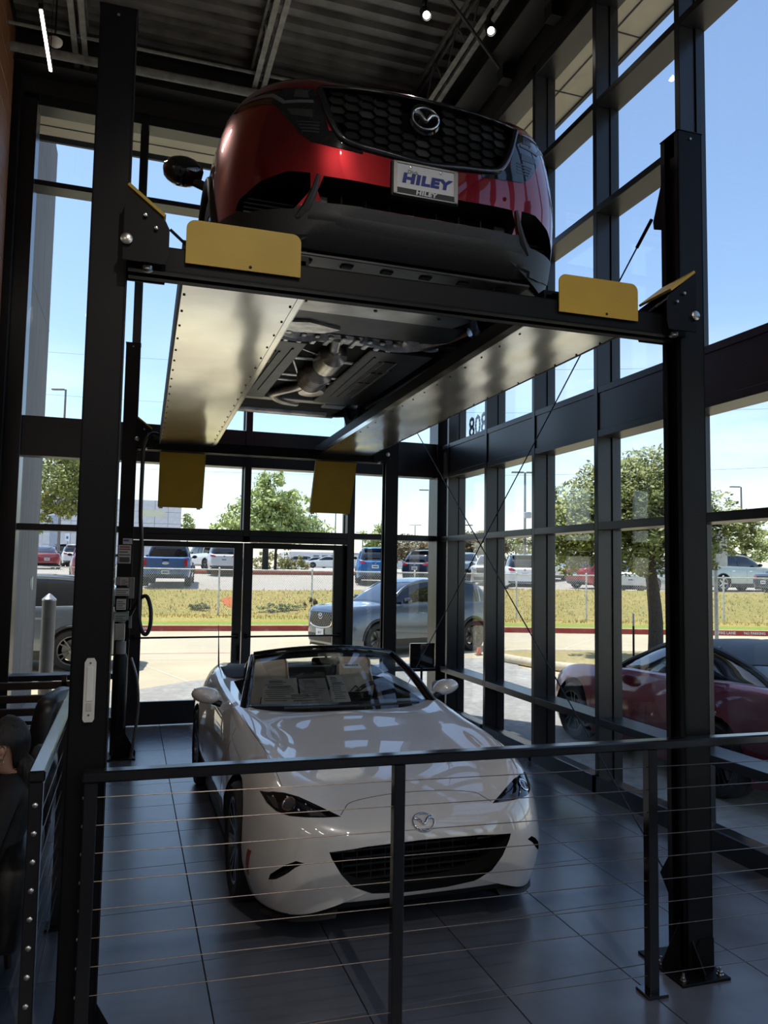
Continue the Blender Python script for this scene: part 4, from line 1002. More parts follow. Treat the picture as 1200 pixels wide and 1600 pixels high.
for s_ in (1, -1):
    f_ = [(s_*a, b) for a, b in fogp]; cut.append((MB().prism(f_ if s_ > 0 else f_[::-1], -.3, .40, 'Y'), 1))
    for yy in (.93, 3.63): cut.append((cyl_x(yy, .37, .415, s_*.58, s_*1.2), 1))
me1 = carve(me0, cut, [RED, VOID]); me1.name = 'body'; dark_under(me1)
me1.materials.append(CLAD); ci = len(me1.materials)-1
for f in me1.polygons:
    if f.material_index == 0 and ((f.center.z < .350 and f.center.y < .56) or f.center.z < .25): f.material_index = ci
shade(me1, 30)
link('body', me1, car)
def cp(mb, name, m, par=None, sm=35): return mb.build(name, m, par or car, smooth=sm)
# honeycomb grille: each cell is a small hexagonal cup
HEX = mat('grille_gloss', (.010, .010, .011), .25); HEXF = mat('grille_cell_face', (.035, .033, .031), .35)
def inside(p, poly):
    c = False; x, z = p
    for i in range(len(poly)):
        (x0, z0), (x1, z1) = poly[i], poly[i-1]
        if (z0 > z) != (z1 > z) and x < (x1-x0)*(z-z0)/(z1-z0)+x0: c = not c
    return c
Cf = caster(B0, 'F'); gb = cp(patch(B0, gril, 'F', off=-.075, cell=.05, thick=.078), 'grille_back', VOID)
hw, hh = .052, .0225; rg_ = random.Random(5)
gsh = [(x*.955, .80+(z-.80)*.93) for x, z in gril]
for r in range(-2, 12):
    for c in range(-9, 10):
        cx_ = c*hw*1.33; cz_ = .655+r*hh*2.06+(hh*1.03 if c % 2 else 0)
        if not inside((cx_, cz_), gsh) or (abs(cx_) < .075 and abs(cz_-.855) < .065): continue
        hx = [(cx_+hw*.93*.9, cz_), (cx_+hw*.45, cz_+hh*.98), (cx_-hw*.45, cz_+hh*.98), (cx_-hw*.93*.9, cz_), (cx_-hw*.45, cz_-hh*.98), (cx_+hw*.45, cz_-hh*.98)]
        mb = MB(); outer, inner = [], []
        for x, z in hx:
            p, n_ = Cf(x, z); outer.append((p or Vector((x, .05, z)))+Vector((0, .012, 0)))
        cc = sum(outer, Vector())/6
        for p in outer: q = cc+(p-cc)*.86; inner.append(q+Vector((0, .014, 0)))
        closed = cz_ > .83 or (abs(cx_) < .06 and cz_ < .8)
        mb.add(outer+inner, [(i, (i+1) % 6, 6+(i+1) % 6, 6+i) for i in range(6)]+[(6, 7, 8, 9, 10, 11)])
        mb.m = [0]*6+[1]
        mb.build('grille_cell', [HEX, HEXF if closed else VOID], car)
def ribbon(pts2, axis, side, w_, off, name, m, par=None, B=None, sub=6):
    C_ = caster(B or B0, axis, side); P = []
    for p in smooth_path([(a, b, 0) for a, b in pts2], sub):
        q, n_ = C_(p.x, p.y)
        if q is not None: P.append(q+n_*off)
    return cp(MB().tube(P, w_, 8), name, m, par, 60)
# bright wing round the lower grille and dark upper trim
DCH = mat('dark_chrome', (.10, .10, .11), .15, .9)
ribbon([(-.50, .925), (-.485, .88), (-.455, .785), (-.413, .705), (-.36, .670), (-.20, .651), (0, .633), (.20, .651), (.36, .670), (.413, .705), (.455, .785), (.485, .88), (.50, .925)], 'F', 1, .017, .004, 'grille_wing', DCH)
ribbon([(-.49, .942), (-.25, .960), (0, .968), (.25, .960), (.49, .942)], 'F', 1, .010, .002, 'grille_trim', GLOSSBLK)
p, n_ = Cf(0, .855)
cp(MB().lathe([(.078, 0), (.078, .02), (.07, .028), (0, .028)], 32, Matrix.Translation((0, p.y+.012, .856)) @ Matrix.Rotation(PI/2, 4, 'X')), 'badge_plinth', GLOSSBLK, sm=40)
b_ = badge(.066); M_ = Matrix.Translation((0, p.y-.018, .856)); b_.v = [tuple(M_ @ Vector(v)) for v in b_.v]; cp(b_, 'badge', CHROME, sm=60)
HL = [(.44, .648), (.535, .660), (.592, .700), (.635, .772), (.69, .855), (.76, .885), (.835, .915), (.845, .945), (.79, .955), (.69, .948), (.60, .938), (.525, .925), (.497, .86), (.465, .75)]
LAMP = mat('headlamp_clear_black', (.012, .012, .015), .05, coat=1.0)
for s_ in (1, -1):
    hl = cp(patch(B0, [(s_*a, b) for a, b in HL], 'F', off=.003, cell=.03), 'headlamp', LAMP)
    cp(patch(B0, [(s_*a, b) for a, b in ((.525, .850), (.655, .853), (.70, .900), (.81, .935), (.79, .944), (.69, .918), (.645, .868), (.527, .864))], 'F', off=.006, cell=.03), 'daytime_light', mat('light_guide', (.16, .16, .17), .2), hl)
    cp(patch(B0, [(s_*a, b) for a, b in ((.545, .875), (.61, .885), (.60, .925), (.55, .918))], 'F', off=.005, cell=.03), 'lamp_cell', mat('lamp_cell', (.12, .12, .12), .2, .6), hl)
    cp(patch(B0, [(s_*a, b) for a, b in ((.53, .775), (.62, .79), (.64, .825), (.53, .815))], 'F', off=.005, cell=.03), 'lamp_cell', MATS['lamp_cell'], hl)
    for k in range(4):
        z = .70+.016*k; cp(patch(B0, [(s_*.50, z), (s_*(.575+.008*k), z+.004), (s_*(.575+.008*k), z+.010), (s_*.50, z+.006)], 'F', off=.005, cell=.05), 'lamp_fin', MATS['lamp_cell'], hl)
    cp(patch(B0, [(s_*.30, .655), (s_*.40, .675), (s_*.44, .72), (s_*.58, .69), (s_*.535, .656), (s_*.43, .640), (s_*.30, .628)], 'F', off=.003, cell=.03), 'lower_trim', GLOSSBLK)
    # fog pocket grid and blade
    pk = thing('fog_pocket', None, None); pk.parent = car
    for k in range(5): cp(MB().bbox(min(s_*.56, s_*.80), max(s_*.56, s_*.80), .27, .34, .365+.022*k, .375+.022*k, .002), 'pocket_slat', CLAD, pk)
    bl = [Cf(s_*a, b)[0] for a, b in ((.500, .502), (.515, .43), (.545, .35), (.585, .30))]
    cp(MB().tube([q+Vector((0, -.004, 0)) for q in bl], .018, 8, rs=[.008, .016, .022, .014]), 'air_blade', CLAD, pk)
    ribbon([(.93+.425*math.cos(a), .37+.425*math.sin(a)) for a in [PI*(-.02+1.04*k/14) for k in range(15)]], 'S', s_, .022, .0, 'arch_trim', CLAD, sub=3)
    cp(patch(B0, [(1.38, .24), (3.18, .24), (3.16, .34), (1.40, .34)], 'S', s_, off=.006, cell=.15), 'side_cladding', CLAD)
    # mirror
    mr = []
    for u, w_ in ((-.01, .25), (.0, .7), (.04, 1.0), (.10, 1.0), (.14, .85)):
        mr.append([Vector((s_*(1.015+.12*w_*math.cos(a)), 1.42+u, 1.16+.085*w_*math.sin(a))) for a in [2*PI*i/18 for i in range(18)]])
    mb = MB(); mb.grid(mr, close=True); mb.add(mr[0], [tuple(range(18))[::-1]]); mb.add(mr[-1], [tuple(range(18))])
    mo = cp(mb, 'door_mirror', GLOSSBLK, sm=50); cp(MB().tube([(s_*.86, 1.48, 1.07), (s_*.95, 1.48, 1.10)], .03, 8), 'mirror_stalk', CLAD, mo)
    cp(patch(B0, [(s_*a, b) for a, b in ((.45, .88), (.66, .90), (.70, .96), (.45, .95))], 'B', off=.004), 'tail_lamp', MATS['red_lamp'])
cp(seam(B0, [(-.79, .42), (-.66, .18), (-.50, .105), (0, .075), (.50, .105), (.66, .18), (.79, .42)], 'T', r=.003), 'hood_gap', VOID)
# lower intake bars and lip
for k in range(-4, 5):
    if abs(k) == 4: cp(MB().bbox(k*.115-.03, k*.115+.03, .12, .16, .375, .455, .004), 'intake_flap', mat('flap_grey', (.06, .06, .06), .5))
    else: cp(MB().box(k*.12-.003, k*.12+.003, .13, .19, .37, .475), 'intake_rib', CLAD)
lipp = [(-.80, .352), (-.60, .338), (-.52, .385), (-.47, .372), (0, .370), (.47, .372), (.52, .385), (.60, .338), (.80, .352), (.79, .235), (.68, .20), (.5, .19), (0, .19), (-.5, .19), (-.68, .20), (-.79, .235)]
cp(patch(B0, lipp, 'F', off=.010, cell=.035), 'bumper_lip', CLAD)
rows = []
for yy, zz, sc_ in ((.03, .345, .92), (-.012, .325, .9), (-.012, .285, .9), (.04, .225, .92), (.13, .175, .96)):
    rows.append([Vector((.60*sc_*u, Cf(.60*sc_*u, .31)[0].y+yy, zz+.012*u*u)) for u in [-1+2*i/24 for i in range(25)]])
mb = MB(); mb.grid(rows); cp(mb, 'lip_bulge', CLAD, sm=60)
# licence plate with frame and lettering
pl = thing('licence_plate', None, None, (0, -.034, .530)); pl.parent = car
PFR = mat('plate_frame', (.42, .40, .38), .35, .8); PWH = mat('plate_white', (.66, .66, .68), .5, noise=.02); PBL = mat('plate_blue', (.012, .022, .22), .5); PBK = mat('plate_black', (.015, .015, .015), .5)
cp(MB().bbox(-.168, .168, .003, .045, -.085, .085, .004), 'plate_holder', CLAD, pl); cp(MB().bbox(-.148, .148, -.004, .004, -.072, .072, .002), 'plate_blank', PWH, pl)
cp(MB().box(-.16, -.143, -.008, .004, -.08, .08).box(.143, .16, -.008, .004, -.08, .08).box(-.16, .16, -.008, .004, .072, .08).box(-.16, .16, -.008, .004, -.08, -.074), 'plate_frame', PFR, pl)
cp(MB().bbox(-.143, .143, -.007, -.003, -.073, -.046, .001), 'frame_banner', PBK, pl)
MT = Matrix(((1, 0, 0, 0), (0, 0, -1, -.006), (0, 1, 0, 0), (0, 0, 0, 1)))
textmesh('HILEY', .062, Matrix.Translation((0, -.0002, .002)) @ MT, .0012, 'plate_lettering', PBL, pl, bold=.0034, sx=1.36, shear=.12, space=1.12)
textmesh('Dick', .026, Matrix.Translation((-.065, 0, .036)) @ MT, .0008, 'plate_lettering', mat('plate_grey_ink', (.25, .25, .26), .6), pl, sx=1.1)
textmesh('HILEY', .028, Matrix.Translation((0, -.0025, -.0605)) @ MT, .0008, 'frame_lettering', PWH, pl, bold=.0013, sx=1.3, shear=.12, space=1.12)
for x in (-.075, .075): cp(MB().lathe([(.008, 0), (.007, .003), (0, .004)], 10, Matrix.Translation((x, -.005, .060)) @ Matrix.Rotation(PI/2, 4, 'X')), 'plate_screw', STEEL, pl)
cp(MB().lathe([(.011, 0), (.010, .002), (0, .002)], 14, Matrix.Translation(Cf(.43, .545)[0]+Vector((0, -.001, 0))) @ Matrix.Rotation(PI/2, 4, 'X')), 'parking_sensor', RED)
# cabin
mc = loft_body(suv_cab, 4, 24).mesh('glasshouse'); mc.materials.append(TINT); shade(mc, 40); link('glasshouse', mc, car); BC = bvh_of(mc)
cp(patch(BC, [(-.56, 2.05), (-.3, 1.93), (0, 1.90), (.3, 1.93), (.56, 2.05), (.585, 2.5), (.57, 3.4), (.50, 4.05), (0, 4.16), (-.50, 4.05), (-.57, 3.4), (-.585, 2.5)], 'T', off=.008, cell=.12), 'roof', RED)
for s_ in (1, -1):
    ribbon([(1.30, 1.10), (1.62, 1.36), (1.98, 1.54), (2.5, 1.615), (3.3, 1.61), (3.85, 1.56)], 'S', s_, .03, .004, 'roof_pillar', RED, B=BC)
    ribbon([(2.68, 1.08), (2.75, 1.35), (2.80, 1.58)], 'S', s_, .028, .0, 'door_pillar', GLOSSBLK, B=BC); ribbon([(3.95, 1.10), (3.98, 1.3), (3.85, 1.55)], 'S', s_, .07, -.03, 'rear_pillar', RED, B=BC)
RIMB = mat('black_rim', (.03, .03, .032), .3, .7)
for x, y in ((-.80, .93), (.80, .93), (-.80, 3.63), (.80, 3.63)): make_wheel(car, 'wheel', x, y, .362, .225, .248, (5, .2), RIMD, 2, 1 if x > 0 else -1)
# underside
UT = mat('undertray_alloy', (.55, .53, .49), .3, .85, noise=.15, scale=6, bump=.1); UBK = mat('underbody_black', (.040, .037, .034), .36, noise=.3, scale=8, bump=.1); ALU = mat('cast_alloy', (.75, .71, .66), .35, .9, noise=.2, scale=14, bump=.2); EXH = mat('exhaust_steel', (.72, .65, .56), .3, .95, noise=.15, scale=9)
ud = thing('underbody', None, None); ud.parent = car
cp(MB().bbox(-.62, .62, .10, .34, .150, .166, .004), 'undertray', UBK, ud)
for s_ in (1, -1): cp(MB().prism([(s_*.52, .13), (s_*.64, .16), (s_*.75, .25), (s_*.84, .38), (s_*.875, .53), (s_*.60, .53), (s_*.52, .34)], .160, .20, 'Z'), 'corner_tray', UT, ud)
for k in range(6): cp(MB().bbox(-.55+.2*k, -.49+.2*k, .14, .19, .143, .152, .006), 'tray_recess', VOID, ud)
cp(MB().prism([(-.58, .34), (.58, .34), (.60, .62), (.52, .86), (-.52, .86), (-.60, .62)], .148, .160, 'Z'), 'undertray', UT, ud)
for x, y in ((-.5, .4), (-.3, .5), (-.1, .42), (.1, .52), (.3, .42), (.48, .55), (-.4, .7), (.0, .72), (.38, .72)): cp(MB().lathe([(.012, 0), (.010, -.006), (0, -.007)], 8, Matrix.Translation((x, y, .148))), 'tray_clip', UBK, ud)
cp(MB().bbox(-.62, .62, .86, 1.22, .150, .17, .004), 'undertray', UBK, ud)
cp(MB().prism([(-.60, 1.10), (-.30, 1.02), (-.10, 1.10), (-.18, 1.20), (-.40, 1.24), (-.62, 1.22)], .135, .155, 'Z'), 'subframe_plate', ALU, ud)
mb = MB()
for s_ in (1, -1):
    mb.tube(smooth_path([(s_*.10, 1.32, .17), (s_*.30, 1.36, .15), (s_*.45, 1.30, .15), (s_*.62, 1.18, .17), (s_*.72, 1.05, .2)], 5), .035, 8, rs=None)
    mb.bbox(s_*.40-.05, s_*.40+.05, 1.20, 1.42, .135, .19, .015); mb.lathe([(.05, 0), (.05, .05), (.03, .06), (0, .06)], 14, Matrix.Translation((s_*.55, 1.28, .13)))
mb.bbox(-.42, .42, 1.30, 1.44, .150, .21, .02)
for k in range(9): mb.bbox(-.38+.085*k, -.345+.085*k, 1.28, 1.46, .138, .155, .006)
cp(mb, 'subframe', ALU, ud)
for s_ in (1, -1):
    x0, x1 = sorted((s_*.21, s_*.66)); pn = cp(MB().bbox(x0, x1, 1.48, 3.18, .145, .175, .008), 'floor_panel', UBK, ud)
    for k in range(4): cp(MB().tube([(s_*(.28+.07*k), 1.62+.1*k, .146), (s_*(.30+.06*k), 2.9, .146)], .010, 6), 'panel_rib', UBK, pn)
    for k in range(3): cp(MB().bbox(s_*.42-.05, s_*.42+.05, 1.7+.32*k, 1.95+.32*k, .138, .15, .01), 'panel_swage', UBK, pn)
    x0, x1 = sorted((s_*.69, s_*.73)); cp(MB().bbox(x0, x1, 1.4, 3.2, .125, .19, .006), 'jacking_rail', UBK, ud)
    x0, x1 = sorted((s_*.78, s_*.84)); cp(MB().bbox(x0, x1, 1.4, 3.2, .14, .2, .006), 'sill_rail', CLAD, ud)
cp(MB().box(-.17, .17, 1.46, 3.2, .20, .215), 'tunnel_shield', ALU, ud)
ex = smooth_path([(-.05, 1.36, .17), (-.03, 1.50, .140), (.0, 1.62, .135), (.0, 2.35, .135), (-.02, 2.6, .140), (-.12, 2.85, .145), (-.16, 3.05, .155), (-.04, 3.3, .165), (.12, 3.42, .18)], 6)
cp(MB().tube(ex, .036, 14), 'exhaust_pipe', EXH, ud, 60)
cp(MB().tube([(-.02, 1.56, .135), (-.01, 1.60, .130), (0, 1.86, .130), (0, 1.90, .135)], .06, 22, rs=[.04, .092, .092, .04]), 'catalytic_converter', EXH, ud, 50)
cp(MB().tube([(0, 2.02, .135), (0, 2.06, .130), (0, 2.34, .130), (0, 2.39, .135)], .06, 22, rs=[.04, .105, .105, .04]), 'resonator', EXH, ud, 50)
cp(MB().lathe([(0, -.06), (.10, -.05), (.125, 0), (.10, .05), (0, .06)], 20, Matrix.Translation((.10, 2.75, .17)) @ Matrix.Diagonal((1, 1.4, 1, 1))), 'prop_shaft_joint', EXH, ud, 50)
for k in range(7): cp(MB().lathe([(.106, -.004), (.110, 0), (.106, .004)], 22, Matrix.Translation((0, 2.08+.04*k, .130)) @ Matrix.Rotation(PI/2, 4, 'X'), cap=False), 'resonator_bead', EXH, ud, 50)
mb = MB()
for k, y in enumerate((1.9, 2.38, 2.55)): mb.bbox(-.24, .24, y, y+.05, .165, .19, .006)
mb.tube([(-.20, 1.7, .18), (.12, 1.95, .18)], .012, 6); mb.tube([(-.20, 2.0, .18), (-.08, 2.4, .18)], .012, 6); cp(mb, 'tunnel_brace', ALU, ud)
mb = MB().bbox(-.55, .55, 3.22, 3.36, .165, .23, .02)
for s_ in (1, -1): mb.tube([(s_*.2, 3.3, .2), (s_*.70, 3.55, .22)], .03, 8); mb.bbox(s_*.45-.10, s_*.45+.10, 3.30, 3.46, .155, .185, .01)
cp(mb, 'rear_subframe', UT, ud); cp(MB().tube([(-.5, 3.9, .26), (.5, 3.9, .26)], .10, 16), 'rear_muffler', EXH, ud, 50)
cp(MB().bbox(-.70, .70, 4.05, 4.35, .24, .30, .03), 'rear_valance', CLAD, ud)
# ================================================================ other vehicles
sedan_tab = [
 (0.00, .34, .42, .35, .54, .52, .46, .68, .26, .72, .725), (.04, .22, .60, .235, .70, .52, .60, .73, .34, .765, .775), (.13, .17, .74, .185, .80, .52, .70, .775, .42, .80, .81),
 (.32, .15, .84, .18, .885, .54, .79, .82, .52, .84, .85), (.95, .15, .86, .20, .91, .60, .82, .88, .58, .91, .93), (1.4, .16, .855, .2, .905, .6, .83, .90, .62, .95, .97),
 (2.4, .16, .855, .2, .905, .6, .835, .93, .62, .95, .95), (3.6, .17, .86, .22, .91, .64, .83, .97, .62, 1.0, 1.0), (4.3, .2, .82, .28, .88, .66, .78, .98, .55, 1.02, 1.03),
 (4.65, .28, .72, .36, .79, .66, .70, .95, .45, .99, 1.0), (4.80, .38, .55, .46, .64, .66, .56, .86, .38, .89, .90)]
sedan_cab = [
 (1.35, .90, .58, .905, .64, .92, .58, .95, .35, .965, .97), (1.9, .86, .74, .88, .72, 1.02, .60, 1.18, .36, 1.21, 1.22), (2.35, .86, .77, .88, .74, 1.08, .60, 1.36, .37, 1.40, 1.41),
 (2.8, .86, .77, .88, .74, 1.1, .59, 1.40, .37, 1.445, 1.45), (3.3, .88, .76, .9, .72, 1.1, .58, 1.37, .36, 1.41, 1.42), (3.8, .92, .72, .94, .68, 1.08, .54, 1.24, .34, 1.27, 1.28), (4.25, .96, .60, .965, .56, .99, .48, 1.03, .3, 1.04, 1.045)]
pick_tab = [
 (0.00, .45, .55, .46, .66, .72, .58, .98, .32, 1.03, 1.04), (.04, .36, .74, .37, .83, .72, .72, 1.03, .42, 1.07, 1.08), (.15, .32, .85, .34, .92, .72, .82, 1.06, .52, 1.10, 1.11),
 (.5, .30, .91, .34, .96, .74, .86, 1.08, .6, 1.12, 1.13), (1.0, .30, .92, .36, .97, .78, .87, 1.09, .62, 1.13, 1.14), (1.6, .30, .92, .36, .96, .76, .87, 1.10, .62, 1.13, 1.13),
 (3.4, .32, .92, .38, .96, .78, .90, 1.14, .62, 1.16, 1.16), (4.2, .34, .92, .42, .97, .80, .91, 1.16, .62, 1.18, 1.18), (5.2, .38, .90, .46, .95, .80, .90, 1.16, .62, 1.18, 1.18), (5.36, .42, .86, .5, .91, .80, .87, 1.13, .58, 1.15, 1.15), (5.40, .48, .78, .55, .84, .8, .80, 1.08, .5, 1.10, 1.10)]
pick_cab = [
 (1.35, 1.06, .62, 1.065, .68, 1.09, .62, 1.12, .38, 1.135, 1.14), (1.8, 1.04, .80, 1.06, .79, 1.22, .66, 1.45, .4, 1.48, 1.49), (2.2, 1.04, .84, 1.06, .81, 1.35, .66, 1.72, .42, 1.77, 1.78),
 (2.7, 1.04, .84, 1.06, .81, 1.4, .66, 1.77, .42, 1.82, 1.83), (3.3, 1.04, .84, 1.06, .80, 1.4, .64, 1.75, .42, 1.80, 1.81), (3.55, 1.04, .82, 1.06, .78, 1.38, .62, 1.70, .40, 1.74, 1.75), (3.68, 1.06, .78, 1.07, .74, 1.3, .6, 1.55, .36, 1.58, 1.59)]
coupe_cab = [
 (1.30, .84, .55, .845, .62, .86, .56, .885, .33, .895, .90), (1.72, .82, .66, .84, .66, .92, .58, 1.02, .35, 1.045, 1.05), (2.10, .82, .70, .84, .68, .98, .55, 1.16, .34, 1.20, 1.205),
 (2.45, .82, .70, .84, .67, 1.0, .54, 1.185, .34, 1.225, 1.235), (2.75, .84, .69, .86, .66, .99, .53, 1.165, .33, 1.20, 1.21), (3.10, .88, .66, .90, .61, .97, .47, 1.05, .30, 1.075, 1.08), (3.40, .91, .50, .912, .46, .925, .38, .945, .25, .95, .952)]
KIND = {
 'suv': dict(tab=suv_tab, cab=suv_cab, L=4.55, axles=(.93, 3.63), R=.362, rim=.248, tw=.225, wx=.80, rs=1.0, roof=[(-.56, 2.05), (0, 1.90), (.56, 2.05), (.585, 2.5), (.57, 3.4), (.50, 4.05), (0, 4.16), (-.50, 4.05), (-.57, 3.4), (-.585, 2.5)], arc=[(1.30, 1.10), (1.62, 1.36), (1.98, 1.54), (2.5, 1.615), (3.3, 1.61), (3.85, 1.56)], tail=[(.42, .90), (.66, .92), (.72, 1.02), (.60, 1.04), (.42, .97)], head=[(.44, .78), (.66, .82), (.80, .93), (.70, .95), (.46, .88)], grill=[(-.42, .62), (.42, .62), (.48, .93), (-.48, .93)], pz=.78, clad=.40),
 'sedan': dict(tab=sedan_tab, cab=sedan_cab, L=4.8, axles=(.95, 3.75), R=.335, rim=.23, tw=.22, wx=.79, roof=[(-.52, 2.4), (0, 2.28), (.52, 2.4), (.54, 2.8), (.52, 3.35), (0, 3.45), (-.52, 3.35), (-.54, 2.8)], arc=[(1.5, .95), (1.9, 1.16), (2.35, 1.36), (2.8, 1.40), (3.3, 1.36), (3.8, 1.22), (4.15, 1.04)], tail=[(.36, .78), (.62, .80), (.68, .90), (.36, .88)], head=[(.42, .60), (.66, .63), (.76, .73), (.44, .69)], grill=[(-.36, .42), (.36, .42), (.40, .64), (-.40, .64)], pz=.62, clad=.26),
 'pickup': dict(tab=pick_tab, cab=pick_cab, L=5.4, axles=(.98, 4.25), R=.39, rim=.24, tw=.25, wx=.83, roof=[(-.60, 2.25), (0, 2.12), (.60, 2.25), (.62, 2.7), (.60, 3.4), (0, 3.48), (-.60, 3.4), (-.62, 2.7)], arc=[(1.5, 1.10), (1.8, 1.44), (2.2, 1.71), (2.7, 1.765), (3.3, 1.745), (3.55, 1.68), (3.62, 1.4), (3.64, 1.12)], tail=[(.70, .82), (.82, .82), (.83, 1.10), (.71, 1.10)], head=[(.52, .82), (.78, .84), (.80, 1.0), (.54, .98)], grill=[(-.50, .66), (.50, .66), (.50, .98), (-.50, .98)], pz=.58, clad=.44),
 'coupe': dict(tab=rd_tab, cab=coupe_cab, L=3.915, axles=(.765, 3.075), R=.308, rim=.222, tw=.205, wx=.75, roof=[(-.46, 2.08), (0, 1.98), (.46, 2.08), (.50, 2.45), (.49, 2.8), (.43, 3.05), (0, 3.15), (-.43, 3.05), (-.49, 2.8), (-.50, 2.45)], arc=[(1.42, .88), (1.75, 1.04), (2.1, 1.17), (2.45, 1.19), (2.75, 1.17), (3.1, 1.05), (3.32, .95)], tail=[(.45, .70), (.60, .72), (.66, .70), (.60, .66), (.45, .67)], head=lamp, grill=gr, pz=.45, clad=.14)}
CACHE = {}
def car_meshes(kind, hi):
    key = (kind, hi)
    if key in CACHE: return CACHE[key]
    K = KIND[kind]; D = {}
    b = loft_body(K['tab'], 5 if hi else 3, 26 if hi else 18).mesh('body'); b.materials.append(WHITE); B = bvh_of(b)
    cut = []
    for s_ in (1, -1):
        for yy in K['axles']: cut.append((cyl_x(yy, K['R']+.01, K['R']+.05, s_*.55, s_*1.3, 28), 1))
    if kind == 'pickup': cut.append((MB().prism([(-.78, 3.72), (.78, 3.72), (.78, 5.28), (-.78, 5.28)], .75, 1.6, 'Z'), 1))
    b2 = carve(b, cut, [WHITE, VOID]); dark_under(b2, .4); shade(b2, 32); D['body'] = (b2, 'paint')
    c = loft_body(K['cab'], 4 if hi else 3, 20 if hi else 14).mesh('glasshouse'); c.materials.append(TINT); shade(c, 40); Bc = bvh_of(c); D['glasshouse'] = (c, None)
    def put(name, mb, m, sm=40):
        me = mb.mesh(name); me.materials.append(m if m != 'paint' and m != 'roof' else WHITE); shade(me, sm); D.setdefault('_', []).append((name, me, m))
    put('roof', patch(Bc, K['roof'], 'T', off=.008, cell=.15), 'roof')
    for s_ in (1, -1):
        C_ = caster(Bc, 'S', s_); P_ = [C_(p.x, p.y) for p in smooth_path([(a, z, 0) for a, z in K['arc']], 4)]
        put('roof_pillar', MB().tube([q+n_*.004 for q, n_ in P_ if q is not None], .032, 8), 'roof')
        mid = (K['roof'][0][1]+K['L']*.14); q0 = [C_(mid+.02*i, K['tab'][5][-1]+.02+(.22 if kind != 'pickup' else .28)*i/2) for i in range(5)]
        q0 = [q+n_*.0 for q, n_ in q0 if q is not None]
        if len(q0) > 2: put('door_pillar', MB().tube(q0, .025, 6), GLOSSBLK)
        if kind != 'pickup' and kind != 'coupe':
            q0 = [C_(K['L']*.855+.0*i, K['tab'][5][-1]+.02+.07*i) for i in range(6)]; q0 = [q-n_*.02 for q, n_ in q0 if q is not None]
            if len(q0) > 2: put('rear_pillar', MB().tube(q0, .07, 8), 'paint')
        put('tail_lamp', patch(B, [(s_*a, z) for a, z in K['tail']], 'B', off=.012, cell=.08), MATS['red_lamp']); put('headlamp', patch(B, [(s_*a, z) for a, z in K['head']], 'F', off=.008, cell=.06), mat('clear_lamp', (.30, .31, .33), .1, .3, coat=1))
        y_, z_ = K['roof'][0][1]-.52, K['tab'][5][-1]+.10
        mr = [[Vector((s_*(.99 if kind != 'coupe' else .895)+s_*.11*w_*math.cos(a), y_+u, z_+.075*w_*math.sin(a))) for a in [2*PI*i/14 for i in range(14)]] for u, w_ in ((0, .3), (.02, .85), (.08, 1), (.12, .8))]
        mb = MB(); mb.grid(mr, close=True); mb.add(mr[0], [tuple(range(14))[::-1]]); mb.add(mr[-1], [tuple(range(14))]); mb.tube([(s_*.84, y_+.08, z_-.05), (s_*.93, y_+.08, z_-.02)], .025, 6)
        put('door_mirror', mb, 'paint' if kind == 'coupe' else GLOSSBLK)
        for yy in (K['axles'][0]+.40, K['axles'][0]+1.35, K['axles'][1]-.42):
            mb = seam(B, [(yy, K['clad']+.08), (yy, K['tab'][5][-1]-.14)], 'S', s_, r=.004)
            if mb.v: put('door_gap', mb, VOID)
        for yy in (K['axles'][0]+1.22, K['axles'][0]+2.2):
            if kind == 'coupe' and yy > 2.6: continue
            mb = patch(B, rrect(yy-.18, yy, K['tab'][5][-1]-.19, K['tab'][5][-1]-.155, .014, 3), 'S', s_, off=.014, cell=.1); put('door_handle', mb, CHROME if kind == 'suv' else 'paint')
        if kind in ('suv', 'pickup'):
            put('side_cladding', patch(B, [(K['axles'][0]+.45, .20 if kind == 'suv' else .36), (K['axles'][1]-.45, .20 if kind == 'suv' else .36), (K['axles'][1]-.45, K['clad']-.04), (K['axles'][0]+.45, K['clad']-.04)], 'S', s_, off=.008, cell=.25), CLAD)
            for yy in K['axles']:
                Cb = caster(B, 'S', s_); q0 = [Cb(yy+(K['R']+.055)*math.cos(a), K['R']+.01+(K['R']+.055)*math.sin(a)) for a in [PI*(-.02+1.04*k/14) for k in range(15)]]
                q0 = [q for q, n_ in q0 if q is not None]; put('arch_trim', MB().tube(q0, .028, 6), CLAD)
    put('grille', patch(B, K['grill'], 'F', off=.006, cell=.1), HEX)
    zc = K['clad']
    put('rear_bumper', patch(B, [(-.66, zc-.12), (.66, zc-.12), (.72, zc+.06), (-.72, zc+.06)], 'B', off=.012, cell=.12), CLAD if kind != 'sedan' else GLOSSBLK)
    put('front_bumper', patch(B, [(-.58, zc-.10), (.58, zc-.10), (.62, zc+.06), (-.62, zc+.06)], 'F', off=.012, cell=.12), CLAD)
    pz = K['pz']; q, n_ = caster(B, 'B')(0, pz)
    put('rear_plate', MB().bbox(-.155, .155, q.y+.005, q.y+.02, pz-.078, pz+.078, .003), mat('bg_plate', (.55, .56, .56), .5))
    put('plate_print', MB().box(-.11, .11, q.y+.0195, q.y+.0215, pz-.03, pz+.03), mat('plate_print', (.10, .12, .20), .5))
    if kind == 'suv': put('roof_spoiler', MB().bbox(-.55, .55, 3.95, 4.25, 1.585, 1.61, .01), 'roof'); put('tail_badge', MB().lathe([(.05, 0), (.05, .012), (0, .014)], 16, Matrix.Translation((0, caster(B, 'B')(0, .95)[0].y+.002, .95)) @ Matrix.Rotation(-PI/2, 4, 'X')), CHROME)
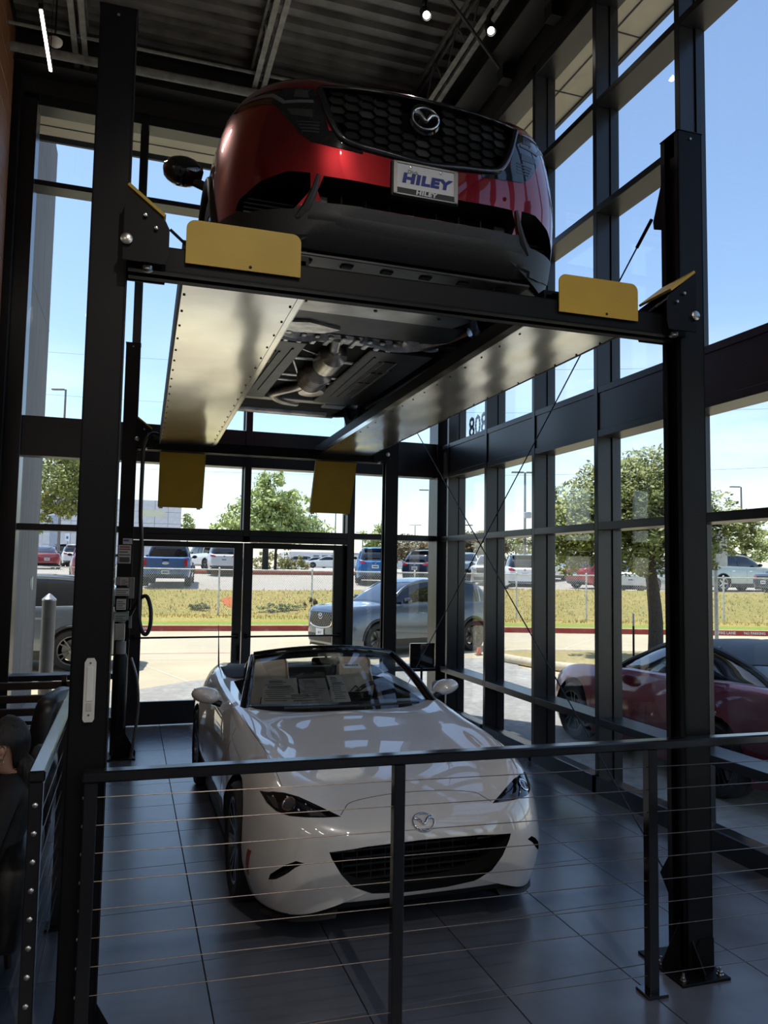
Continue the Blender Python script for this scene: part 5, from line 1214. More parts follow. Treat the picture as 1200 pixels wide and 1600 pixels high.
    if kind == 'pickup':
        q, n_ = caster(B, 'B')(0, .93); put('tail_badge', MB().lathe([(.13, 0), (.13, .012), (.11, .016), (0, .017)], 24, Matrix.Translation((0, q.y+.012, .93)) @ Matrix.Diagonal((1, 1, .42, 1)) @ Matrix.Rotation(-PI/2, 4, 'X')), mat('badge_silver', (.55, .57, .6), .3, .6))
        put('tailgate_handle', MB().bbox(-.13, .13, q.y-.005, q.y+.015, 1.03, 1.09, .004), GLOSSBLK); put('tailgate', patch(B, [(-.67, .70), (.67, .70), (.67, 1.10), (-.67, 1.10)], 'B', off=.010, cell=.2), 'paint')
        put('tow_hitch', MB().bbox(-.05, .05, 5.30, 5.46, .42, .5, .01), PLAS)
    CACHE[key] = D; return D
def set_paint(o, m):
    o.material_slots[0].link = 'OBJECT'; o.material_slots[0].material = m
def road_car(name, kind, pm, label, centre, theta, group='cars in the lot beyond the fence', roofm=None, hi=False, rim=None, turn=0.0, scale=1.0):
    D = car_meshes(kind, hi); K = KIND[kind]; c, s_ = math.cos(theta), math.sin(theta)
    off = Vector((-s_*K['L']/2*scale, c*K['L']/2*scale, 0))
    t = thing(name, label, 'pickup truck' if kind == 'pickup' else 'car', Vector(centre)-off, theta, group); t.scale = (scale,)*3
    for k in ('body', 'glasshouse'):
        o = link(k, D[k][0], t)
        if D[k][1]: set_paint(o, pm)
    for n, me, m in D['_']:
        o = link(n, me, t)
        if m == 'paint': set_paint(o, pm)
        if m == 'roof': set_paint(o, roofm or pm)
    for x in (-K['wx'], K['wx']):
        for y in K['axles']: make_wheel(t, 'wheel', x, y, K['R'], K['tw'], K['rim'], (5, .2) if hi else (5, 0), rim or RIMD, 2 if hi else 1, 1 if x > 0 else -1)
    return t
def P_(name, c, metal=.5, rough=.3): return mat('paint_'+name, c, rough, metal, noise=.01, coat=1.0)
def face(d): return math.atan2(d[0], -d[1])          # rotation that points the nose along d
AWAY = face((E2.x, E2.y))
GREYB = P_('polymetal_grey', (.10, .125, .16)); MAROON = P_('maroon', (.21, .012, .028)); WHT = P_('white', (.70, .71, .70), .0); SILV = P_('silver', (.46, .47, .47), .7); BLU = P_('blue', (.03, .16, .42)); NAVY = P_('navy', (.05, .12, .30)); BLAK = P_('black', (.012, .012, .014)); TAN_ = P_('tan', (.42, .36, .27)); REDP = P_('red', (.40, .02, .025)); DGREY = P_('dark_grey', (.08, .085, .09)); PGRN = P_('pale_green', (.50, .55, .47), .2); PBLU = P_('pale_blue', (.52, .60, .64), .3); DRED = P_('dark_red', (.22, .02, .03))
# parked round the building
d = Vector((-.952, -.302)); mid = Vector((6.14, 17.0))
t = road_car('grey_crossover', 'suv', GREYB, 'slate grey crossover parked on the drive right outside the end windows', (mid.x, mid.y, -.058), face(d), None, hi=True, rim=RIMB)
# its own nose: badge, hex grille, plate
Bs = bvh_of(loft_body(suv_tab, 5, 26).mesh('tmp')); Cs = caster(Bs, 'F'); q, n_ = Cs(0, .84)
b_ = badge(.075); b_.v = [tuple(Vector(v)+Vector((0, q.y-.012, .84))) for v in b_.v]; b_.build('badge', CHROME, t, smooth=60)
ribb = smooth_path([(-.50, .93, 0), (-.44, .72, 0), (-.36, .64, 0), (0, .60, 0), (.36, .64, 0), (.44, .72, 0), (.50, .93, 0)], 5)
MB().tube([Cs(p.x, p.y)[0]+Vector((0, -.008, 0)) for p in ribb], .016, 6).build('grille_wing', CHROME, t, smooth=60)
hc = MB()
for r in range(7):
    for c in range(-5, 6):
        x, z = c*.08+(.04 if r % 2 else 0), .66+.04*r
        if abs(x) > .42: continue
        qq = Cs(x, z)[0]; hc.add([qq+Vector((dx, -.012, dz)) for dx, dz in ((.028, 0), (.014, .014), (-.014, .014), (-.028, 0), (-.014, -.014), (.014, -.014))], [(0, 1, 2, 3, 4, 5)])
o = hc.build('grille_studs', mat('grille_stud', (.14, .14, .15), .25, .8), t); o['kind'] = 'stuff'
pp = MB().bbox(-.155, .155, -.03, -.015, .42, .575, .003).build('front_plate', MATS['bg_plate'], t); textmesh('KF-7', .07, Matrix(((1, 0, 0, 0), (0, 0, -1, -.031), (0, 1, 0, .485), (0, 0, 0, 1))), .0005, 'plate_lettering', MATS['plate_print'], pp, bold=.002)
ax_ = Vector((-.89, 14.63)); dn = Vector((-.995, .10)).normalized(); cen = ax_+Vector((.1, .995))*.84+dn*1.36
road_car('grey_sport_utility', 'suv', P_('steel_grey', (.17, .19, .21)), 'grey sport utility car partly hidden by the concrete wing wall', (cen.x, cen.y, -.058), face(dn), None, hi=True)
road_car('maroon_coupe', 'coupe', MAROON, 'maroon two-door coupe with a dark roof parked outside the side windows', (5.60, 6.46, -.046), face((.03, 1)), None, roofm=mat('soft_top_grey', (.035, .04, .045), .5), hi=True, rim=RIMB)
# the lot
def lotcar(name, kind, pm, label, x, y, dist, dth=0.0, th=None, **kw):
    p = survey(x, y, dist); p.z = lot_z(*st_of(p))
    if th is None: q = p-EYE; th = face((q.x, q.y))+dth
    return road_car(name, kind, pm, label, p, th, **kw)
lotcar('maroon_sedan', 'sedan', DRED, 'maroon sedan seen from behind beside the concrete wing wall', 66, 890, 50, .1)
lotcar('black_van', 'suv', BLAK, 'black sport utility car seen from behind in front of the white building', 98, 884, 68, scale=1.1)
lotcar('white_sport_utility', 'suv', WHT, 'white sport utility car with red tail lamps left of the near lift post', 120, 887, 57, -.1)
lotcar('burgundy_wagon', 'suv', DRED, 'burgundy car mostly hidden behind the near lift post', 144, 907, 34)
lotcar('blue_pickup', 'pickup', NAVY, 'dark blue pickup truck showing its tailgate through the left door', 264, 919, 32.5, -.06)
lotcar('white_truck', 'pickup', WHT, 'white pickup truck just past the blue pickup', 322, 886, 54, .5)
lotcar('white_hatchback', 'suv', P_('silver_white', (.60, .61, .61), .4), 'pale silver crossover seen from behind through the left door', 353, 895, 42, -.05)
lotcar('tan_sport_utility', 'suv', TAN_, 'tan sport utility car beyond the tree seen through the other door', 463, 888, 108, th=face((-.97, .2)))
lotcar('pale_blue_sedan', 'sedan', PBLU, 'pale blue sedan between the tan car and the white sedan', 490, 889, 101, th=face((-.97, .2)))
lotcar('white_sedan', 'sedan', WHT, 'white sedan side-on in the far lot through the other door', 507, 890, 94, th=face((-.97, .2)))
lotcar('bright_blue_crossover', 'suv', BLU, 'bright blue crossover seen from behind above the grey crossover', 586, 915, 36.5)
lotcar('dark_blue_wagon', 'suv', P_('midnight', (.03, .035, .055)), 'midnight blue car angled towards the fence behind the corner column', 684, 909, 38, -.5)
lotcar('pale_green_hatchback', 'suv', P_('sage', (.46, .52, .48), .3), 'pale sage crossover nose-on right of the corner column', 727, 902, 49, th=face((-.3, -.95)))
lotcar('cream_truck', 'suv', P_('cream', (.62, .60, .53), .1), 'cream car with a big wheel beside the white crossover', 768, 912, 42, th=face((-.55, -.8)))
lotcar('white_crossover', 'suv', WHT, 'white crossover with a black roof spoiler seen from behind', 816, 918, 36, .05, roofm=GLOSSBLK)
lotcar('white_wagon', 'suv', P_('off_white', (.64, .65, .64), .1), 'white car behind the leaves of the nearer oak', 850, 902, 49, -.4)
lotcar('charcoal_crossover', 'suv', DGREY, 'charcoal crossover parked behind the fence under the oak', 886, 901, 56, -.1)
lotcar('red_pickup', 'suv', REDP, 'red car half hidden by a window mullion and the oak', 946, 917, 41.5, -.75, rim=STEEL)
lotcar('silver_sedan', 'sedan', SILV, 'silver sedan next to the oak trunk', 1012, 922, 36, -.3)
lotcar('pale_green_sport_utility', 'suv', PGRN, 'large pale green sport utility car behind the traffic sign', 1144, 924, 41, -.8, rim=STEEL, scale=1.16)
lotcar('silver_wagon', 'suv', SILV, 'silver car between the lift post and the traffic sign', 1080, 914, 49, -.5)
lotcar('slate_sedan', 'sedan', DGREY, 'slate sedan at the edge of the view beside the pale green car', 1262, 930, 35, -.8)

# ================================================================ trees and shrubs
BARK = mat('oak_bark', (.050, .043, .036), .95, noise=.3, scale=14, stretch=(6, 6, 1), bump=.5)
def leafmats(n, a, b): return [mat(n+'_leaf_light', a, .6, noise=.25, scale=3), mat(n+'_leaf_dark', b, .6, noise=.25, scale=3)]
def tree(name, label, base, trunk, blobs, nleaf, lsz, lm, seed, rtr=.16, limbs=6, group='trees outside'):
    rg = random.Random(seed); base = Vector(base); t = thing(name, label, 'tree' if 'shrub' not in name else 'shrub', base, 0, group)
    if trunk:
        tp = smooth_path([Vector(p) for p in trunk], 5); L = len(tp)
        mb = MB().tube(tp, rtr, 10, rs=[rtr*(1.25 if i == 0 else 1-.55*i/L) for i in range(L)])
        for k in range(limbs):
            b = blobs[k % len(blobs)]; s0_ = tp[int(L*(.55+.4*rg.random()))-1]; e = Vector(b[0])+Vector((rg.uniform(-.4, .4)*b[1][0], rg.uniform(-.4, .4)*b[1][1], rg.uniform(-.2, .3)*b[1][2]))
            m_ = s0_.lerp(e, .5)+Vector((rg.uniform(-.2, .2), rg.uniform(-.2, .2), .15)); mb.tube(smooth_path([s0_, m_, e], 4), rtr*.3, 6, rs=[rtr*.38*(1-.8*i/8) for i in range(9)])
        mb.build('trunk', BARK, t, smooth=60)
    V, F_, Mi = [], [], []; tot = sum(b[1][0]*b[1][1]*b[1][2] for b in blobs)
    for c, r in [(Vector(b[0]), b[1]) for b in blobs]:
        n = int(nleaf*r[0]*r[1]*r[2]/tot); cl_ = [(Vector((rg.gauss(0, .5), rg.gauss(0, .5), rg.gauss(0, .5)))) for _ in range(max(4, n//45))]
        for k in range(n):
            q = rg.choice(cl_)+Vector((rg.gauss(0, .14), rg.gauss(0, .14), rg.gauss(0, .12)))
            if q.length > 1.15: q = q.normalized()*rg.uniform(.8, 1.15)
            p = c+Vector((q.x*r[0], q.y*r[1], q.z*r[2])); a = Vector((rg.gauss(0, 1), rg.gauss(0, 1), rg.gauss(0, 1))).normalized(); bb = a.orthogonal().normalized(); s_ = lsz*rg.uniform(.6, 1.3); o_ = len(V)
            V += [p-a*s_, p+bb*s_*.5, p+a*s_, p-bb*s_*.5]; F_.append((o_, o_+1, o_+2, o_+3)); Mi.append(1 if rg.random() < .45 else 0)
    me = bpy.data.meshes.new('foliage'); me.from_pydata(V, [], F_)
    for m in lm: me.materials.append(m)
    me.polygons.foreach_set('material_index', Mi); me.update(); o = link('foliage', me, t); o['kind'] = 'stuff'
    return t
OAK = leafmats('oak', (.36, .38, .11), (.19, .22, .05)); CYP = leafmats('cypress', (.50, .55, .20), (.34, .42, .13)); AUT = leafmats('autumn', (.22, .14, .06), (.14, .13, .05)); HDG = leafmats('hedge', (.18, .24, .07), (.08, .12, .03)); YGR = leafmats('young', (.42, .46, .15), (.3, .36, .10))
tree('oak_tree', 'oak tree with a bare grey trunk standing on the straw island', (10.6, 13.75, 0), [(0, 0, -.1), (.02, 0, .8), (-.03, .02, 1.5), (-.12, 0, 2.1), (-.05, .05, 2.9), (.05, .05, 3.6)],
     [((-.4, .1, 2.55), (1.1, 1.1, .75)), ((-1.25, .5, 2.9), (1.0, 1.0, .85)), ((.15, .1, 3.55), (1.0, 1.1, .9)), ((-.6, .2, 3.5), (1.0, 1.0, .85)), ((1.15, -.3, 3.0), (.95, .8, .55)), ((1.9, -.6, 2.75), (.7, .7, .35)), ((-1.6, .8, 2.3), (.7, .7, .5)), ((1.0, -.5, 2.3), (.6, .6, .4))], 30000, .058, OAK, 11, .17, 14)
P0 = survey(414, 899, 48)
tree('cypress_tree', 'feathery light green tree in the middle of the far lot', P0, [(0, 0, -.2), (.0, 0, 2), (.1, 0, 4), (.1, 0, 6.0)],
     [((.4, 0, 5.3), (1.3, 1.3, 1.2)), ((-.3, 0, 4.2), (2.0, 1.8, 1.1)), ((1.3, 0, 4.3), (1.7, 1.6, 1.0)), ((-1.2, 0, 3.0), (2.3, 2.0, .8)), ((1.9, 0, 3.0), (2.2, 1.8, .9)), ((.3, 0, 3.2), (2.2, 2.0, 1.0)), ((3.0, 0, 2.5), (1.0, 1.0, .5)), ((-2.6, 0, 2.6), (.9, 1.0, .5))], 16000, .13, CYP, 12, .22, 16)
P0 = survey(430, 897, 52); tree('slim_tree', 'slim brown-trunked tree behind the feathery tree', P0, [(0, 0, -.2), (0, 0, 1.5), (.1, 0, 3.0)], [((0, 0, 2.3), (1.6, 1.2, .7))], 2500, .13, AUT, 13, .12, 5)
P0 = survey(150, 915, 27); tree('shade_oak', 'dark oak crown hanging beside the concrete wing wall', P0, [(0, 0, -.6), (-.1, 0, 1.5), (-.3, 0, 3.2), (-.6, 0, 4.6)],
     [((-1.3, 0, 3.6), (1.1, 1.2, .75)), ((-1.2, 0, 2.8), (.75, .9, .55)), ((-1.8, 0, 2.4), (.4, .5, .6)), ((-1.0, 0, 4.3), (1.0, 1.0, .5)), ((-1.35, 0, 5.5), (.35, .4, .3))], 9000, .065, OAK, 14, .16, 10)
P0 = survey(292, 866, 110); tree('round_shrub_tree', 'small round tree at the corner of the white building', P0, [(0, 0, -4.0), (0, 0, 2)], [((0, 0, 4.0), (1.5, 1.5, 1.6))], 900, .22, YGR, 15, .15, 3)
P0 = survey(590, 880, 85); tree('poplar_tree', 'upright green tree behind the bright blue car', P0, [(0, 0, -1), (0, 0, 3)], [((0, 0, 2.9), (1.8, 1.5, 1.7)), ((.6, 0, 1.5), (2.0, 1.5, 1.0))], 2500, .2, YGR, 16, .2, 4)
P0 = survey(636, 892, 55); tree('copper_tree', 'coppery brown tree left of the corner column', P0, [(0, 0, -1), (0, 0, 1.5)], [((0, 0, 1.6), (2.0, 1.5, .9)), ((-1.2, 0, 1.0), (1.3, 1.2, .9)), ((1.3, 0, 1.2), (1.2, 1.2, .8))], 4000, .13, AUT, 17, .15, 5)
P0 = survey(745, 888, 70); tree('mixed_tree', 'dark green and brown tree just right of the corner column', P0, [(0, 0, -1), (0, 0, 2)], [((-1.4, 0, 2.0), (1.8, 1.5, 1.3)), ((1.2, 0, 2.2), (2.0, 1.5, 1.2))], 3500, .16, [AUT[0], HDG[1]], 18, .15, 5)
P0 = survey(806, 884, 80); tree('hedge_tree', 'row of leafy tree crowns behind the white crossover', P0, [(0, 0, -1), (0, 0, 2)], [((-2.5, 0, 1.9), (2.3, 1.5, 1.4)), ((.6, 0, 2.1), (2.4, 1.5, 1.4)), ((3.6, 0, 1.8), (2.3, 1.5, 1.3))], 4500, .17, [YGR[1], AUT[0]], 19, .15, 5)
P0 = survey(885, 896, 60); tree('elm_tree', 'tall elm behind the charcoal crossover', P0, [(0, 0, -.5), (.2, 0, 2), (.1, 0, 4)], [((-.9, 0, 3.0), (1.6, 1.5, 1.5)), ((.9, 0, 3.2), (1.5, 1.5, 1.4)), ((-1.3, 0, 5.5), (.9, .9, 1.3)), ((0, 0, 4.6), (1.3, 1.2, 1.2))], 7000, .14, HDG, 20, .3, 8)
P0 = survey(1165, 893, 75); tree('yellow_green_tree', 'yellow-green tree behind the pale green car', P0, [(0, 0, -1), (0, 0, 2)], [((-2.5, 0, 2.5), (2.2, 1.5, 1.5)), ((.5, 0, 2.2), (2.3, 1.5, 1.4)), ((3.4, 0, 2.6), (2.2, 1.5, 1.5)), ((-5, 0, 2.0), (2, 1.5, 1.3))], 5500, .16, [YGR[0], OAK[0]], 21, .2, 5)
P0 = survey(404, 893, 62); tree('olive_shrub', 'olive shrub at the foot of the feathery tree', P0, None, [((0, 0, .7), (1.0, .8, .8)), ((1.8, 0, .8), (1.2, .8, .9)), ((3.3, 0, .6), (1.0, .8, .7))], 2600, .10, [OAK[0], AUT[0]], 22)
P0 = survey(652, 897, 48); tree('wild_shrub', 'pale wild shrub between the bright blue and midnight cars', P0, None, [((0, 0, .5), (1.1, .8, .55))], 900, .09, [YGR[0], CYP[0]], 23)
P0 = fr(ray_s(487), -.1, .16); tree('vine_shrub', 'dry vine tangled round a fence post', P0, None, [((0, 0, .3), (.22, .2, .42))], 500, .045, AUT, 24)
for k, (x, y, lab) in enumerate(((312, 958, 'small dark weed clump low on the grass bank'), (440, 952, 'leafy green weed patch on the bank'))):
    s_, t_ = st_of(survey(x, y, 27)); z = .16+.74*max(0, .6)/3.4
    tree('weed_shrub', lab, fr(s_, .6, z), None, [((0, 0, .1), (.35+.6*k, .25, .14))], 500, .06, [YGR[0], HDG[1]] if k else [AUT[1], YGR[0]], 25+k)
# kerbed lot island with grass under the feathery tree
c = survey(418, 900, 47.5); c.z = lot_z(*st_of(c))+.12; ring_ = [(c.x+E1.x*8.5*math.cos(a)-E1.x*2.5+E2.x*(3.6*math.sin(a)-1.4), c.y+E1.y*8.5*math.cos(a)-E1.y*2.5+E2.y*(3.6*math.sin(a)-1.4)) for a in [2*PI*k/32 for k in range(32)]]
io = struct(MB().prism(ring_, c.z-.8, c.z+.02, 'Z').build('lot_island', noise_mat('island_grass', [(.3, (.20, .22, .05)), (.7, (.38, .36, .10))], 5)), 'grass island in the car lot')
MB().tube([Vector((x, y, c.z-.02)) for x, y in ring_+ring_[:1]], .12, 6).build('lot_island_kerb', REDC, io)

# ================================================================ far buildings, poles, signs
PANEL = mat('white_metal_panel', (.62, .63, .66), .5, noise=.04, scale=2); PGAP = mat('panel_gap', (.30, .31, .34), .7)
bd = thing('panelled_building', 'white building clad in square panels far behind the blue pickup', 'building', (0, 0, 0))
c1 = survey(281, 870, 90); yb = c1.y
MB().box(c1.x-30, c1.x, yb, yb+20, 0, survey(281, 783, 90).z).build('wall', PGAP, bd)
zt = survey(281, 783, 90).z; pm_ = MB().bbox(.02, 1.48, -.06, 0, .02, 1.33, .01).mesh('panel'); pm_.materials.append(PANEL)
for i in range(20):
    for j in range(6): link('panel', pm_, bd, loc=(c1.x-1.5*(i+1), yb, zt-1.35*(j+1)))
MB().box(c1.x-4.4, c1.x-1.8, yb-.10, yb-.06, zt-1.9, zt-1.1).build('painted_over_sign', mat('faded_cream', (.66, .66, .50), .6), bd)
c2 = survey(80, 860, 72)
MB().bbox(c2.x-2.2, c2.x-.9, c2.y, c2.y+1.5, 0, 6.5, .02).build('entrance_pier', PANEL, bd); MB().bbox(c2.x-.4, c2.x+.3, c2.y+2, c2.y+3, 0, 6.5, .02).build('entrance_pier', mat('blue_grey_panel', (.42, .47, .56), .5), bd)
c3 = survey(508, 880, 190); b2 = thing('low_warehouse', 'low white building on the skyline beyond the sedans', 'building', (c3.x, c3.y, 0))
MB().box(-9, 9, 0, 14, 0, survey(508, 863, 190).z).build('wall', PANEL, b2)
for k in range(4): MB().box(-3+2.2*k, -1.6+2.2*k, -.1, .02, survey(508, 876, 190).z, survey(508, 868, 190).z).build('window', mat('far_window', (.10, .13, .15), .2), b2)
c4 = survey(690, 878, 200)
for k, (x, w_, hpx) in enumerate(((628, 22, 868), (1030, 30, 872))):
    c4 = survey(x, 882, 160); b3 = thing('skyline_building', ('pale low building behind the copper tree', 'pale low building far behind the oak')[k], 'building', (c4.x, c4.y, 0)); MB().box(-w_/2, w_/2, 0, 10, 0, survey(x, hpx, 160).z).build('wall', PANEL, b3); MB().box(-w_/2-.2, w_/2+.2, -.3, 10, survey(x, hpx, 160).z, survey(x, hpx, 160).z+.3).build('roof', PGAP, b3)
POLE = mat('pole_bronze', (.16, .15, .14), .5)
for k, (x, ytop, dist, lab, hd) in enumerate(((670, 765, 80, 'tall twin-head light pole beside the corner column', 2), (648, 820, 140, 'distant light pole left of the tall one', 2), (523, 801, 115, 'light pole seen over the right door', 2), (820, 737, 62, 'light pole with a camera behind the white crossover', 2), (1160, 760, 75, 'light pole rising from the yellow-green tree', 1), (566, 832, 120, 'slim light pole left of the upright tree', 1), (90, 604, 60, 'light pole with its head past the wing wall edge', 1))):
    a = survey(x, 880, dist); zt_ = survey(x, ytop, dist).z
    lp = thing('light_pole', lab, 'light pole', (a.x, a.y, 0), math.atan2(_r.y, _r.x), 'light poles of the lot')
    MB().tube([(0, 0, 0), (0, 0, zt_)], .11, 8, rs=[.14, .08]).build('pole', POLE, lp)
    for s_ in ((-1, 1) if hd == 2 else (-1,)): MB().bbox(min(s_*.1, s_*1.1), max(s_*.1, s_*1.1), -.15, .15, zt_-.05, zt_+.06, .02).build('lamp_head', POLE, lp)
    if k == 3: MB().bbox(-.1, .5, -.2, .2, zt_*.62, zt_*.62+.5, .05).build('camera_box', mat('grey_box', (.4, .4, .42), .5), lp)
a = survey(725, 880, 120); up_ = thing('utility_pole', 'wooden utility pole with cross arms far right of the corner column', 'utility pole', (a.x, a.y, 0), math.atan2(_r.y, _r.x)); zt_ = survey(725, 814, 120).z
MB().tube([(0, 0, 0), (0, 0, zt_)], .15, 8).build('pole', BARK, up_); MB().box(-1.3, 1.3, -.06, .06, zt_-.7, zt_-.55).build('cross_arm', BARK, up_)
for k, (ya, yb_) in enumerate(((520, 560), (586, 628), (700, 715))):
    p, q = survey(-300, ya, 100), survey(1500, yb_, 100)
    pw_ = MB().tube([p.lerp(q, i/20)-Vector((0, 0, 3*math.sin(PI*i/20))) for i in range(21)], .018, 4).build('power_line', mat('wire_dark', (.10, .11, .13), .6))
    tag(pw_, ('uppermost', 'middle', 'lowest')[k]+' thin power line crossing the sky', 'power line', 'power lines across the sky')
# back of a traffic sign
sp = Vector((15.95, 17.98, -.05)); ds = 21.9; yaw_s = math.atan2(_r.y, _r.x)
sn = thing('traffic_sign', 'back of a tall traffic sign on a galvanised post by the drive', 'sign', sp, yaw_s-.12)
zt_ = survey(1126, 829, ds).z-sp.z; zb_ = survey(1126, 885, ds).z-sp.z; GPO = mat('galvanised_post', (.26, .27, .28), .4, .7, noise=.12, scale=10)
MB().tube([(0, 0, 0), (0, 0, zt_+.0)], .055, 12).build('post', GPO, sn, smooth=60)
MB().prism(rrect(-.13, .35, zb_, zt_, .05, 4), .062, .068, 'Y').build('sign_panel', mat('sign_back', (.42, .43, .42), .4, .3), sn)
for z in (zt_-.12, zb_+.1): MB().bbox(-.02, .13, .04, .062, z-.03, z+.03, .004).build('clamp', GPO, sn)
sk = thing('marker_stake', 'short black and grey stake standing in the straw island', 'stake', (10.04, 13.72, .05))
MB().tube([(0, 0, -.1), (0, 0, .66)], .022, 8).build('lower_shaft', BLKS, sk); MB().tube([(0, 0, .66), (0, 0, .92)], .02, 8).build('upper_shaft', GPO, sk)
p = survey(748, 1023, 17.0); s0_ = thing('orange_marker', 'small orange-red marker on the paving by the kerb', 'marker', (p.x, p.y, -.045)); MB().prism([(-.05, 0), (.05, 0), (.035, .16), (-.025, .16)], -.03, .03, 'Y').build('cone', mat('marker_orange', (.6, .10, .04), .6), s0_); MB().box(-.07, .07, -.07, .07, 0, .015).build('base', STK_D, s0_)
p = survey(105, 853, 60); s1_ = thing('parking_sign', 'small blue and white parking sign in front of the white building', 'sign', (p.x, p.y, 1.5), yaw_s); zz = survey(105, 839, 60).z-1.5
MB().tube([(0, 0, 0), (0, 0, zz-.3)], .03, 6).build('post', GPO, s1_); MB().bbox(-.16, .16, -.06, -.035, zz-.32, zz+.25, .005).build('sign_panel', mat('sign_white', (.7, .75, .76), .5), s1_); MB().box(-.08, .08, -.065, -.058, zz-.15, zz+.05).build('sign_symbol', mat('sign_blue', (.02, .12, .35), .5), s1_)
# bollard beside the wing wall
bo = thing('steel_bollard', 'grey steel bollard with a conical cap beside the concrete wing wall', 'bollard', (-1.09, 12.18, -.05))
MB().lathe([(.095, 0), (.095, 1.33)], 24).build('tube', mat('bollard_paint', (.14, .13, .125), .4, noise=.05), bo, smooth=40); MB().lathe([(.10, 1.33), (.10, 1.35), (.015, 1.43), (0, 1.43)], 24).build('cap', mat('bollard_cap', (.45, .45, .45), .3, .6), bo, smooth=40)
# black display panel in the corner
dp = thing('display_panel', 'black display panel standing low in the corner by the windows', 'display panel', (3.31, 8.55, 0), .0)
MB().bbox(-.15, .16, -.02, .02, .66, .95, .006).build('screen', GLOSSBLK, dp); MB().tube([(0, 0, 0), (0, 0, .66)], .015, 8).build('stand', BLKS, dp); MB().bbox(-.12, .12, -.10, .10, 0, .012, .003).build('base', BLKS, dp); MB().bbox(-.16, .17, -.03, .03, .625, .655, .004).build('shelf', BLKS, dp)
# ================================================================ lamps of the showroom, some added behind the viewer
LEDM = mat('led_diffuser', (.9, .85, .8), .4, emit=(1, .86, .74), es=9)
def pendant(x, y, z, L, watts, label, ztop=7.9, nseg=1):
    t = thing('linear_pendant', label, 'pendant light', (x, y, z), 0, 'linear pendant lights of the showroom')
    MB().bbox(-.016, .016, -L/2, L/2, .010, .05, .004).build('housing', BLKS, t)
    MB().bbox(-.011, .011, -L/2+.01, L/2-.01, 0, .010, .003).build('diffuser', LEDM, t)
    for dy in (-L*.4, L*.4): MB().tube([(0, dy, .07), (0, dy, ztop-z)], .003, 5).build('hanger', BLKS, t)
    if watts:
        l = bpy.data.lights.new('pendant_lamp', 'AREA'); l.shape = 'RECTANGLE'; l.size = .1; l.size_y = L; l.energy = watts; l.color = (1, .90, .80)
        o = bpy.data.objects.new('pendant_lamp', l); COL.objects.link(o); o.parent = t; o.location = (0, 0, -.02)
    return t
pendant(-.735, 5.93, 5.65, .72, 6, 'slim glowing linear pendant light hanging near the brown wood wall')
pendant(-5.5, -3.5, 4.9, 4.2, 24, 'added unseen pendant light behind the viewer farthest from the windows')  # this and the next two are added out of view to brighten the interior
pendant(-1.6, -3.5, 4.9, 4.2, 24, 'added unseen pendant light behind the viewer in the middle of the showroom')
pendant(2.2, -3.5, 4.9, 4.2, 24, 'added unseen pendant light behind the viewer nearest the windows')
def spot(x, y, z, aim, watts, label, ang=55):
    t = thing('track_spotlight', label, 'spotlight', (x, y, z), 0, 'track spotlights under the roof')
    d = (Vector(aim)-Vector((x, y, z))).normalized(); q = d.to_track_quat('Z', 'Y').to_matrix().to_4x4()
    MB().lathe([(.045, -.10), (.05, -.09), (.05, .10), (.043, .102), (.043, .06), (0, .06)], 20, q, cap=False).build('can', BLKS, t, smooth=40)
    MB().lathe([(.034, .075), (.025, .080), (0, .081)], 20, q).build('lens', mat('spot_lens', (.9, .9, .88), .3, emit=(1, .93, .84), es=14), t, smooth=40)
    MB().box(-.012, .012, -.06, .06, .12, .17).tube([(0, 0, .13), (0, 0, 0)], .01, 6).build('track_adapter', BLKS, t)
    l = bpy.data.lights.new('spot_lamp', 'SPOT'); l.energy = watts; l.spot_size = math.radians(ang); l.spot_blend = .6; l.shadow_soft_size = .05; l.color = (1, .92, .82)
    o = bpy.data.objects.new('spot_lamp', l); COL.objects.link(o); o.parent = t; o.matrix_local = Matrix.Translation(d*.12) @ d.to_track_quat('-Z', 'Y').to_matrix().to_4x4()
spot(2.52, 6.62, 7.20, (1.9, 3.4, 3.6), 20, 'black can spotlight shining from the cross strut of the roof')
spot(3.20, 6.60, 7.20, (2.4, 3.6, 3.4), 20, 'black can spotlight shining from the roof joist nearest the windows')
spot(1.0, -2.4, 6.9, (1.4, 4.1, .5), 215, 'added unseen spotlight behind the viewer brightening the white car', 38)  # fill spot added out of view to lift the front of the roadster
# ================================================================ lounge corner: armchairs and a seated visitor
LEA = mat('black_leather', (.010, .0095, .010), .42, noise=.2, scale=25, bump=.08); LEGM = mat('dark_wood_leg', (.03, .018, .012), .4)
def soft(x0, x1, y0, y1, z0, z1, r=.05, n=6, M=None):
    """pillow-like rounded box"""
    mb = MB(); c = Vector(((x0+x1)/2, (y0+y1)/2, (z0+z1)/2)); h = Vector(((x1-x0)/2, (y1-y0)/2, (z1-z0)/2)); rows = []
    for i in range(9):
        v = -PI/2+PI*i/8; rw_ = []
        for k in range(20):
            a = 2*PI*k/20; e = .35
            f_ = lambda t: math.copysign(abs(t)**e, t)
            rw_.append(c+Vector((h.x*f_(math.cos(v))*f_(math.cos(a)), h.y*f_(math.cos(v))*f_(math.sin(a)), h.z*f_(math.sin(v)))))
        rows.append([M @ p for p in rw_] if M else rw_)
    mb.grid(rows, close=True); return mb
